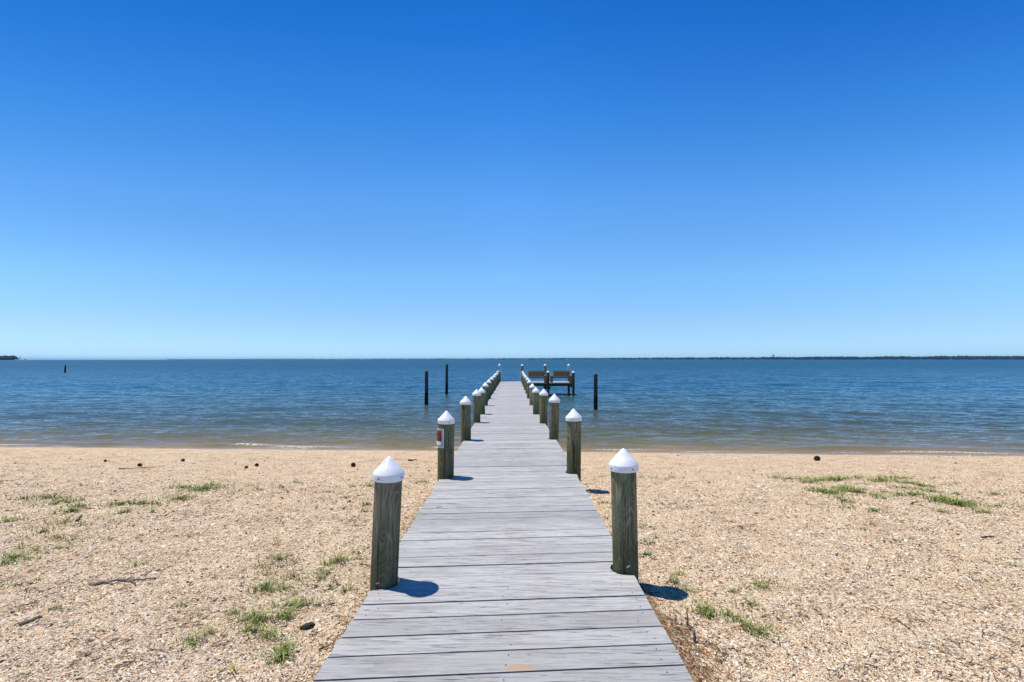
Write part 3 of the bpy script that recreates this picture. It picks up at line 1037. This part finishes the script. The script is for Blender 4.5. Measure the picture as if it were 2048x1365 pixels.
# (photo x, photo y, half width in photo px, density)
TUFTS = z5([(1160, 368, 14, .9), (1310, 378, 20, 1.6), (1345, 350, 6, 1), (1150, 440, 14, 1.1), (1060, 430, 8, .4), (760, 475, 16, .9), (900, 468, 16, .9), (790, 525, 12, .5), (300, 430, 14, .9), (400, 458, 18, 1.1),
            (500, 484, 12, .7), (450, 520, 14, .8), (350, 530, 8, .3), (150, 437, 9, .5), (50, 582, 18, 1.3), (410, 588, 18, 1.2), (515, 607, 10, .6), (620, 566, 12, .6), (175, 630, 12, .6), (265, 650, 14, 1.1),
            (370, 682, 12, .7), (460, 700, 16, .9), (130, 742, 10, .6), (360, 752, 10, .5), (230, 762, 10, .5), (85, 815, 20, 1.5), (25, 850, 16, 1.4), (250, 822, 7, .4), (180, 822, 8, .4), (585, 237, 5, .5),
            (870, 862, 14, .6), (740, 742, 8, .35), (560, 690, 7, .3), (690, 690, 9, .3), (1140, 1120, 10, .5), (1690, 1012, 26, 1.6), (1810, 1014, 10, .9), (1620, 1207, 18, 1.3), (1470, 1172, 11, .8), (1810, 1188, 13, .9),
            (1850, 1115, 12, .9), (1620, 1272, 12, .8), (1270, 1180, 7, .4), (1340, 1290, 10, .5), (1220, 1350, 15, .9), (1700, 1315, 14, .9), (1770, 820, 12, .6), (1680, 880, 9, .5), (1780, 870, 9, .5), (1860, 850, 10, .6),
            (1690, 920, 7, .4), (1860, 930, 12, .8), (1640, 378, 9, .35), (1790, 366, 12, .5), (1880, 337, 7, .6), (1620, 760, 14, .4), (1740, 730, 4, .3), (250, 950, 5, .35), (190, 1000, 6, .35), (110, 980, 12, .35),
            (340, 1130, 10, .35), (1240, 1165, 6, .4), (1730, 1125, 6, .5), (1200, 990, 6, .3), (500, 850, 10, .25), (680, 200, 3, .3), (1480, 400, 14, .3), (1590, 355, 5, .3), (975, 525, 10, .3), (1010, 470, 8, .3)])
TUFTS += z7([(110, 128, 8, 1), (230, 135, 12, .9), (330, 140, 10, .6), (400, 165, 12, 1.2), (470, 160, 10, .9), (520, 155, 12, 1.4), (620, 145, 14, 1.5), (690, 150, 12, 1.2), (770, 132, 10, .7), (860, 122, 14, .6), (1110, 155, 12, 1.8), (1080, 170, 8, 1),
             (1240, 130, 14, .8), (1330, 132, 10, .6), (1290, 172, 9, .9), (1370, 180, 10, .9), (1450, 188, 12, .8), (1320, 225, 12, .8), (1490, 205, 8, .8), (1560, 212, 10, .5), (1570, 255, 10, 1), (1620, 132, 10, .4), (1800, 185, 8, .6),
             (740, 232, 10, 1.8), (790, 255, 12, 1.8), (880, 265, 12, .9), (940, 240, 10, .35), (530, 258, 14, 1.3), (610, 275, 12, 1.3), (700, 322, 10, .6), (760, 350, 12, .5), (820, 360, 10, .3), (1060, 298, 8, .7), (1115, 322, 12, .6), (1270, 290, 9, .7),
             (1400, 285, 14, .7), (1470, 285, 8, .5), (1690, 350, 12, 1.7), (1755, 372, 14, 1.8), (1830, 380, 14, 1.5), (1930, 380, 14, 1.1), (1640, 330, 7, .7), (1040, 445, 7, 1), (800, 410, 12, .35), (1820, 285, 8, .5), (1470, 240, 9, .5), (910, 190, 8, .4), (1130, 260, 8, .4),
             (1690, 455, 10, .35), (540, 378, 5, .3), (450, 230, 14, .4)])
TUFTS += z6([(880, 540, 8, .6), (945, 520, 8, .3), (1170, 540, 9, .4), (1085, 597, 6, .5), (1137, 592, 6, .6), (340, 858, 14, 1), (290, 842, 8, .5), (185, 880, 7, .6), (265, 945, 12, .7), (40, 1000, 14, .9), (5, 990, 8, .6), (145, 1005, 12, .8), (200, 1030, 8, .6), (250, 1068, 10, 1), (330, 1105, 15, 1.2),
             (1535, 450, 9, .9), (1600, 352, 9, .8), (1615, 415, 9, .5), (1690, 410, 7, .4), (1550, 715, 11, .4), (1690, 735, 11, .4), (1490, 815, 9, .35), (1075, 495, 4, .3), (240, 790, 5, .3), (1310, 445, 8, .3), (1750, 345, 5, .4)])
TUFTS += [(673, 1124, 13, 1.9), (655, 1130, 6, .8), (645, 1146, 9, 1), (640, 1158, 8, .8), (560, 1119, 11, .8), (718, 1119, 6, .8), (708, 1104, 6, .7), (690, 1182, 6, 1.1), (661, 1173, 6, .9), (605, 1210, 12, 1.2), (632, 1212, 5, .6), (585, 1222, 5, .6), (573, 1237, 10, 1), (515, 1240, 11, 1.2),
          (562, 1318, 12, 1.9), (568, 1300, 8, 1.2), (470, 1345, 7, .5), (545, 1270, 6, .7), (500, 1262, 9, .8), (708, 974, 7, .6), (846, 965, 8, .7), (832, 967, 4, .4), (687, 996, 5, .7), (655, 984, 6, .4), (734, 1010, 7, .8), (737, 973, 7, .7), (711, 1053, 9, .6), (700, 1041, 4, .6), (729, 1044, 5, .5), (730, 1024, 6, .5),
          (1282, 1056, 6, .7), (1306, 1059, 8, .4), (1211, 1007, 7, .6), (1356, 1150, 9, 1), (1348, 1166, 9, 1.1), (1375, 1182, 10, .7), (1203, 954, 6, .4), (1281, 956, 8, .4), (1310, 956, 6, .3), (1345, 956, 10, .6), (1409, 1226, 12, .9), (1416, 1222, 6, .6), (1316, 1078, 5, .3), (1330, 960, 8, .3)]

G = Blades()
r = random.Random(21)
for (px, py, hw, dens) in TUFTS:
    x0, y0, z0 = (float(v) for v in on_sand(px, py))
    pm = F / max(.5, y0)
    W = hw / pm * (1.3 if y0 < 5.5 else 1.45)
    cnt = int(48 * dens * max(.6, min(2.4, hw / 9)))
    tall = (.038 + .018 * dens) * (1 if y0 > 2.6 else .85)
    if y0 > 5: cnt = int(cnt * 1.7); tall *= 1.1
    yel = r.random()
    for k in range(cnt):
        rr = abs(r.gauss(0, .95)); aa = r.uniform(0, 2 * PI)
        bxx = x0 + W * rr * math.cos(aa); byy = y0 + W * .75 * rr * math.sin(aa)
        if XL - .01 < bxx < .9: continue
        z = float(sand_z(bxx, byy)) - .002
        g = r.uniform(.6, 1.3)
        base = (.19, .28, .045) if r.random() > .25 + .3 * yel else (.34, .36, .08)
        if r.random() < .2: base = (.40, .32, .17)
        G.blade(bxx, byy, z, tall * (r.uniform(.25, 1.1) if r.random() < .85 else r.uniform(1.1, 2.0)), r.uniform(.0035, .0065) * (1 if y0 < 5 else 1.7), r.uniform(0, 2 * PI), r.uniform(.3, 1.7), tuple(v * g for v in base))
# sparse single sprigs everywhere
for k in range(520):
    px = r.uniform(-100, 2150); py = r.uniform(940, 1365)
    if px > 1400 and r.random() < .55: continue
    x0, y0, z0 = (float(v) for v in on_sand(px, py))
    if XL - .02 < x0 < .92: continue
    for j in range(r.randint(2, 6)):
        base = (.13, .19, .04) if r.random() < .5 else (.36, .28, .14)
        G.blade(x0 + r.gauss(0, .012), y0 + r.gauss(0, .012), z0 - .002, r.uniform(.012, .035), .0028, r.uniform(0, 6.28), r.uniform(.3, 1.5), tuple(v * r.uniform(.7, 1.2) for v in base))
tag(G.build('grass', M_TINT_GRASS), 'sparse green beach grass sprouting through the sand', 'grass', kind='stuff')

# dry straw, needles and leaf bits caught along the dock and over the sand
D = Blades()
v_, f_, c_ = [], [], []


def straw(x, y, ln, wd, az, col, lift=.004):
    z = float(sand_z(x, y)) + lift
    dx, dy = math.cos(az) * ln / 2, math.sin(az) * ln / 2
    wx, wy = -math.sin(az) * wd / 2, math.cos(az) * wd / 2
    t = r.uniform(-.25, .25) * ln
    n = len(v_)
    v_.extend([(x - dx - wx, y - dy - wy, z - t * .3), (x - dx + wx, y - dy + wy, z - t * .3), (x + dx + wx, y + dy + wy, z + t * .6 + .002), (x + dx - wx, y + dy - wy, z + t * .6 + .002), (x, y, z + wd * .7 + .002)])
    f_.extend([(n, n + 4, n + 1), (n + 1, n + 4, n + 2), (n + 2, n + 4, n + 3), (n + 3, n + 4, n)])
    c_.extend([col] * 5)


for k in range(5200):
    y = 1.2 + abs(r.gauss(0, 1.25)) * 1.2
    x = .885 + abs(r.gauss(0, .10)) * (1.25 if y < 3 else .6)
    if y > 6.5: continue
    col = r.choice([(.30, .19, .10), (.22, .12, .06), (.42, .32, .20), (.14, .085, .05), (.36, .17, .06), (.5, .42, .3)])
    straw(x, y, r.uniform(.012, .065), r.uniform(.0016, .004), r.gauss(1.9, .7), tuple(v * r.uniform(.7, 1.2) for v in col))
for k in range(120):
    y = r.uniform(1.4, 3.0); x = .90 + abs(r.gauss(0, .11))
    straw(x, y, r.uniform(.012, .028), r.uniform(.010, .018), r.uniform(0, 3), r.choice([(.24, .11, .05), (.30, .18, .09), (.14, .075, .04)]), .006)
for k in range(1500):
    y = r.uniform(1.5, 8); x = XL - .01 - abs(r.gauss(0, .08))
    col = r.choice([(.30, .19, .10), (.22, .13, .07), (.42, .32, .20), (.14, .085, .05)])
    straw(x, y, r.uniform(.012, .05), r.uniform(.0016, .0035), r.gauss(1.4, .8), col)
for k in range(8200):
    px = r.uniform(-150, 2200); py = r.uniform(912, 1365)
    if vnoise(px / 90, py / 40, 77) < -.02: continue
    x, y, z = (float(v) for v in on_sand(px, py))
    if XL - .02 < x < .92: continue
    col = r.choice([(.26, .17, .09), (.18, .11, .06), (.12, .08, .05), (.36, .27, .17)])
    straw(x, y, r.uniform(.012, .07), r.uniform(.0016, .004), r.gauss(.35, .8), tuple(v * r.uniform(.7, 1.2) for v in col))
o = from_np('dry_litter', np.array(v_), np.array(f_), M_TINT_STRAW, smooth=False, cols=np.array(c_))
tag(o, 'brown straw, needles and leaf bits along the dock edge and sand', 'litter', kind='stuff')


# ------------------------------------------------------------------ sticks, cones, weeds: one thing each
def stick(pix, rad, label, mat=M_TWIG, cat='stick', group='twigs lying on the sand', name='driftwood_stick', lift=0.6, forks=()):
    pts = []
    for (px, py) in pix:
        x, y, z = (float(v) for v in on_sand(px, py)); pts.append(Vector((x, y, z + rad * lift)))
    # refine with small kinks
    fine = []
    for a, b in zip(pts, pts[1:]):
        for k in range(4):
            p = a.lerp(b, k / 4); fine.append(p + Vector((r.gauss(0, .004), r.gauss(0, .006), abs(r.gauss(0, .003)))))
    fine.append(pts[-1])
    org = pts[0].copy()
    bm = bmesh.new()
    n = len(fine)
    tube(bm, [p - org for p in fine], [rad * (1.15 - .75 * i / (n - 1)) * r.uniform(.85, 1.15) for i in range(n)], 8)
    for (i, px, py) in forks:
        x, y, z = (float(v) for v in on_sand(px, py))
        q = Vector((x, y, z + rad)); p = fine[i]
        tube(bm, [p - org, p.lerp(q, .5) - org + Vector((0, 0, .008)), q - org], [rad * .55, rad * .45, rad * .25], 6)
    o = from_bm(name, bm, mat); o.location = org
    return tag(o, label, cat, group)


stick([(178, 1172), (205, 1168), (235, 1163), (275, 1161), (313, 1159)], .011, 'long grey driftwood stick lying across the left sand', forks=((5, 228, 1172), (10, 272, 1172)))
stick([(40, 1252), (62, 1243), (84, 1235)], .0125, 'short thick brown stick near the lower left edge of the beach', mat=M_TWIG)
stick([(154, 1044), (158, 1038), (163, 1031)], .012, 'short dark stick between grass tufts on the left sand', mat=M_DARKTWIG)
stick([(238, 938), (262, 938.5), (285, 936), (310, 936)], .009, 'thin brown branch washed up beside a pine cone', mat=M_DARKTWIG)
stick([(817, 922.5), (825, 922), (833, 921)], .022, 'stubby dark stick on the sand beside the sign piling', mat=M_DARKTWIG)
stick([(1822, 1010), (1833, 1006), (1848, 1005)], .008, 'curved thin twig lying below the right grass patch', mat=M_DARKTWIG)
stick([(1962, 1076), (1980, 1075), (1993, 1076)], .007, 'thin dark twig lying alone on the far right sand', mat=M_DARKTWIG)
stick([(640, 1300), (662, 1288), (690, 1262)], .0035, 'thin crooked twig at the left side of the dock near the bark piece', mat=M_DARKTWIG)
stick([(1788, 1238), (1810, 1252), (1830, 1269)], .0035, 'thin straight twig lying in the middle of the right gravel', mat=M_DARKTWIG)
stick([(720, 1128), (732, 1132), (744, 1133)], .006, 'pale twig touching the foot of the nearest left piling')

# upright dead stems by the deck on the right
for (px, py, hpx, label) in ((1375, 1254, 36, 'upright dead stem sticking out of the sand right of the dock'), (1389, 1287, 26, 'short pale broken stem standing nearest the dock on the right')):
    x, y, z = (float(v) for v in on_sand(px, py)); h = hpx * y / F
    bm = bmesh.new()
    rad = .0042 if hpx > 30 else .008
    tube(bm, [(0, 0, -.02), (.002, 0, h * .4), (-.003, .002, h * .75), (.001, 0, h)], [rad * 1.2, rad, rad * .9, rad * .6], 7)
    o = from_bm('dead_stem', bm, M_TWIG); o.location = (x, y, z)
    tag(o, label, 'stem', 'dead stems beside the dock')


def pine_cone(px, py, wpx, label):
    x, y, z = (float(v) for v in on_sand(px, py)); R = max(.028, wpx / 2 * y / F)
    bm = bmesh.new()
    L = R * 1.15
    bmesh.ops.create_uvsphere(bm, u_segments=12, v_segments=8, radius=R * .62)
    for k in range(70):                                # overlapping scales
        t = (k + .5) / 70; ph = k * 2.399963
        zz = 1 - 2 * t; rr = math.sqrt(max(0, 1 - zz * zz))
        d = Vector((rr * math.cos(ph), rr * math.sin(ph), zz))
        up = Vector((0, 0, 1)); tt = d.cross(up).normalized() if abs(d.z) < .98 else Vector((1, 0, 0)); bb = tt.cross(d)
        c0 = d * R * .55; tip = d * R * 1.0 + bb * R * .18
        v = [bm.verts.new(c0 - tt * R * .12), bm.verts.new(c0 + tt * R * .12), bm.verts.new(tip + tt * R * .17), bm.verts.new(tip + bb * R * .10), bm.verts.new(tip - tt * R * .17)]
        bm.faces.new(v)
    for v in bm.verts: v.co.z *= 1.1
    o = from_bm('pine_cone', bm, M_CONE)
    o.location = (x, y, z + R * .72); o.rotation_euler = (1.2, .2, r.uniform(0, 6))
    tag(o, label, 'pine cone', 'dark pine cones on the sand')


pine_cone(280, 933, 8, 'dark pine cone beside the thin brown branch on left sand')
pine_cone(365.5, 923, 6.5, 'dark pine cone nearest the water on the left sand')
pine_cone(513.5, 933, 7, 'round dark pine cone in the middle of the left sand')
pine_cone(492.5, 936.5, 5, 'smallest dark pine cone, next to a larger round one')
pine_cone(706.5, 933.5, 9, 'large ragged pine cone just left of the nearest white cap')
pine_cone(1634, 922, 11, 'lone dark pine cone on the sand right of the dock')
pine_cone(210.5, 923.5, 4, 'tiny dark cone at the far left near the waterline')

# dark bark piece
bm = bmesh.new()
bmesh.ops.create_icosphere(bm, subdivisions=3, radius=1)
for v in bm.verts:
    k = 1 + .35 * float(vnoise(v.co.x * 2.3 + 5, v.co.y * 2.3 + v.co.z * 3, 61))
    v.co = Vector((v.co.x * .045 * k, v.co.y * .020 * k, v.co.z * .016 * k))
o = from_bm('bark_piece', bm, M_CONE)
x, y, z = (float(v) for v in on_sand(614, 1256)); o.location = (x, y, z + .012); o.rotation_euler = (0, .1, .75)
tag(o, 'dark bark piece on the sand left of the dock front', 'bark')


def weed(px, py, wpx, label):
    x, y, z = (float(v) for v in on_sand(px, py)); R = wpx / 2 * y / F
    t = thing('weed_plant', (x, y, z), label, 'plant', 'leafy weeds beside the right piling')
    for k in range(34):
        a = r.uniform(0, 2 * PI); ln = R * r.uniform(.22, .48); el = r.uniform(.2, 1.0)
        ox, oy = r.gauss(0, R * .42), r.gauss(0, R * .30)
        bm = bmesh.new()
        prev = None
        for i in range(6):
            tt = i / 5; wd = ln * .20 * math.sin(PI * min(1, .12 + tt * .88)) + .0006
            hx = ln * tt * math.cos(el); hz = ln * math.sin(el) * tt * (1 - .45 * tt) + .004
            ring = [bm.verts.new((hx * math.cos(a) - s_ * wd * math.sin(a), hx * math.sin(a) + s_ * wd * math.cos(a), hz + (.25 * wd if s_ else 0))) for s_ in (-1, 0, 1)]
            if prev:
                bm.faces.new((prev[0], prev[1], ring[1], ring[0])); bm.faces.new((prev[1], prev[2], ring[2], ring[1]))
            prev = ring
        lf = from_bm('leaf', bm, M_LEAF, t, True)
        lf.location = (ox, oy, r.uniform(0, .012))


weed(1292, 1086, 34, 'leafy green weed beside the right piling, upper of two')
weed(1293, 1111, 36, 'leafy green weed beside the right piling, lower of two')
# small sprig growing up between two planks
x, y = on_deck(876, 1016)
S = Blades()
for k in range(9):
    S.blade(x + r.gauss(0, .006), y, deck_z(y) - .01, r.uniform(.03, .062), .003, r.uniform(0, 6.28), r.uniform(.3, 1.2), (.09, .12, .05))
for k in range(6):
    S.blade(x + .022 + r.gauss(0, .012), y + .004, deck_z(y) - .01, r.uniform(.02, .04), .003, r.uniform(0, 6.28), r.uniform(.3, 1.4), (.16, .15, .09))
tag(S.build('weed_sprig', M_TINT_GRASS), 'small weed sprig growing up between the deck planks', 'weed')

# ------------------------------------------------------------------ far shore
ICO = bmesh.new(); bmesh.ops.create_icosphere(ICO, subdivisions=1, radius=1)
ICO_V = np.array([v.co[:] for v in ICO.verts]); ICO_F = np.array([[v.index for v in f.verts] for f in ICO.faces]); ICO.free()


def crowns(name, xs, ys, zs, hs, label, cat):
    """hundreds of ragged crowns, several lumps each"""
    rg = np.random.default_rng(9)
    V, Fc = [], []
    base = 0
    xs, ys, zs, hs = map(np.asarray, (xs, ys, zs, hs))
    for lump in range(4):
        n = len(xs)
        w_ = hs * rg.uniform(.22, .38, n); hh = hs * rg.uniform(.22, .40, n)
        cx = xs + hs * rg.normal(0, .18, n); cy = ys + hs * rg.normal(0, .18, n); cz = zs + hs * np.clip(rg.normal(.45 + .08 * lump, .14, n), .18, .80)
        v = ICO_V[None] * (1 + rg.uniform(-.35, .35, (n, len(ICO_V), 1))) * np.stack([w_, w_, hh], 1)[:, None, :] + np.stack([cx, cy, cz], 1)[:, None, :]
        V.append(v.reshape(-1, 3)); Fc.append((np.arange(n)[:, None, None] * len(ICO_V) + ICO_F[None]).reshape(-1, 3) + base)
        base += n * len(ICO_V)
    o = from_np(name, np.concatenate(V), np.concatenate(Fc), M_TREE, smooth=False)
    return tag(o, label, cat, kind='stuff')


def far_shore():
    cpx = np.array([330, 560, 860, 1100, 1300, 1545, 1800, 2048, 2350])
    cD = np.array([13500, 11800, 8600, 6000, 4600, 3500, 3050, 2750, 2450])
    rg = np.random.default_rng(4)
    n = 5200
    px = rg.uniform(335, 2350, n)
    D = np.interp(px, cpx, cD) + rg.uniform(0, 160, n)
    ht = (19.0 + 1.8 * vnoise(px / 40, px * 0, 31) * 2 + 1.2 * vnoise(px / 9, px * 0, 32) * 2) * rg.uniform(.8, 1.12, n)
    x = (px - 1024) / F * D
    crowns('far_woods', x, D, np.full(n, WZ + .8), ht, 'long dark wooded shore across the bay along the horizon', 'woods')
    # land under the trees
    pxs = np.linspace(320, 2400, 300); Ds = np.interp(pxs, cpx, cD)
    rows = []
    for off, h in ((-30, -1.5), (-12, .1), (0, .4), (250, 1.5), (900, 1.8)):
        d = Ds + off + 12 * vnoise(pxs / 14, pxs * 0 + 2, 35)
        rows.append(np.stack([(pxs - 1024) / F * d, d, np.full(300, WZ + h)], 1))
    o = from_np('far_land', np.concatenate(rows), grid_faces(5, 300), M_SHORE)
    o['kind'] = 'structure'
    # wooded point on the left
    n = 700
    px = rg.uniform(-420, 33, n); D = rg.uniform(1960, 2200, n)
    ht = 17.0 + 3.2 * vnoise(px / 12, px * 0, 36) + rg.uniform(-2.5, 2.0, n)
    ht *= np.clip((40 - px) / 10, .55, 1)
    crowns('headland_woods', (px - 1024) / F * D, D, np.full(n, WZ + .9), ht, 'dark wooded point at the left end of the horizon', 'woods')
    pxs = np.linspace(-460, 58, 120)
    rows = []
    for off, h in ((0, -1.2), (10, .7), (30, 1.2), (280, 1.4), (300, -1.2)):
        t = np.clip((58 - pxs) / 25, 0, 1)
        d = 1930 + (off if off > 100 else off) * (.15 + .85 * t) + 6 * vnoise(pxs / 8, pxs * 0 + 2, 35)
        rows.append(np.stack([(pxs - 1024) / F * d, d, np.full(120, WZ) + h * (np.clip(t * 3, .25, 1) if h > 0 else 1)], 1))
    o = from_np('headland', np.concatenate(rows), grid_faces(5, 120), M_SHORE)
    o['kind'] = 'structure'
    # loners on the spit
    for (px, D, h, w_, nl, label) in ((40.4, 1960, 15.2, 3.1, 7, 'slender tall tree standing off the tip of the wooded point'), (40, 1958, 4.0, 6.5, 9, 'low bushy clump at the tip of the wooded point'), (51.5, 1955, 5.4, 3.2, 8, 'outermost small tree, alone at the end of the point')):
        x = (px - 1024) / F * D
        t = thing('pine_tree' if h > 5 else 'shore_bush', (x, D, WZ + .3), label, 'tree' if h > 5 else 'bush', 'loners off the wooded point')
        bm = bmesh.new()
        tube(bm, [(0, 0, -1), (.3, 0, h * .5), (0, 0, h * .85)], [.45, .35, .2], 7)
        from_bm('trunk', bm, M_TRUNK, t)
        V, Fc = [], []
        rg2 = np.random.default_rng(int(px * 10))
        for k in range(nl):
            c = np.array([rg2.normal(0, w_ * .36), rg2.normal(0, w_ * .3), h * (rg2.uniform(.68, .98) if h > 12 else rg2.uniform(.35, .9))])
            V.append(ICO_V * (1 + rg2.uniform(-.35, .35, (len(ICO_V), 1))) * np.array([w_ * .38, w_ * .38, h * (.075 if h > 12 else .16)]) + c)
            Fc.append(ICO_F + k * len(ICO_V))
        from_np('crown', np.concatenate(V), np.concatenate(Fc), M_TREE, t, False)
    # water tower over the far woods
    D = 3600; x = (1546.5 - 1024) / F * D
    t = thing('water_tower', (x, D, WZ + 1), 'tiny water tower rising above the far woods', 'tower')
    bm = bmesh.new(); lathe(bm, [(2.2, 0), (1.6, 6), (1.4, 26), (2.5, 29)], 16); from_bm('column', bm, M_TOWER, t)
    bm = bmesh.new(); lathe(bm, [(2.5, 29), (7.5, 32), (8.8, 34.5), (7.5, 37), (3, 39.2), (0, 39.6)], 20); from_bm('tank', bm, M_TOWER, t)
    bm = bmesh.new(); lathe(bm, [(.45, 39.4), (.4, 44), (0, 44.1)], 8); from_bm('mast', bm, M_TOWER, t)
    # motor boat
    X, Y = on_level(1809, 721.9, WZ)
    Y = 1150; X = (1809 - 1024) / F * Y
    t = thing('motor_boat', (X, Y, WZ), 'tiny motor boat crossing the water before the far shore', 'boat')
    bm = bmesh.new()
    secs = [(-3.2, 1.1, .9), (-1, 1.25, .95), (1.4, 1.05, 1.1), (2.8, .5, 1.35), (3.5, .05, 1.5)]
    prev = None
    for (xx, hw, hh) in secs:
        ring = [bm.verts.new((xx, -hw, hh)), bm.verts.new((xx, -hw * .7, -.2)), bm.verts.new((xx, 0, -.4)), bm.verts.new((xx, hw * .7, -.2)), bm.verts.new((xx, hw, hh))]
        if prev:
            for i in range(4): bm.faces.new((prev[i], prev[i + 1], ring[i + 1], ring[i]))
            bm.faces.new((prev[4], prev[0], ring[0], ring[4]))
        else: bm.faces.new(ring)
        prev = ring
    bmesh.ops.recalc_face_normals(bm, faces=bm.faces[:])
    from_bm('hull', bm, M_HULL, t)
    bm = bmesh.new(); bx(bm, -1.2, .9, -.8, .8, .95, 2.1, .12); from_bm('cabin', bm, M_TOWER, t)


far_shore()

# ------------------------------------------------------------------ haze over the bay
def build_haze():
    s = N('bay air')
    v = s.n('ShaderNodeVolumePrincipled')
    v.inputs['Color'].default_value = (.26, .64, 1, 1)
    v.inputs['Density'].default_value = 4.5e-5
    v.inputs['Anisotropy'].default_value = 0
    s.l(v.outputs[0], s.out.inputs['Volume'])
    bm = bmesh.new()
    bx(bm, -30000, 30000, -30, 16200, -6, 46)
    o = from_bm('haze', bm, s.m)
    o['kind'] = 'stuff'


build_haze()
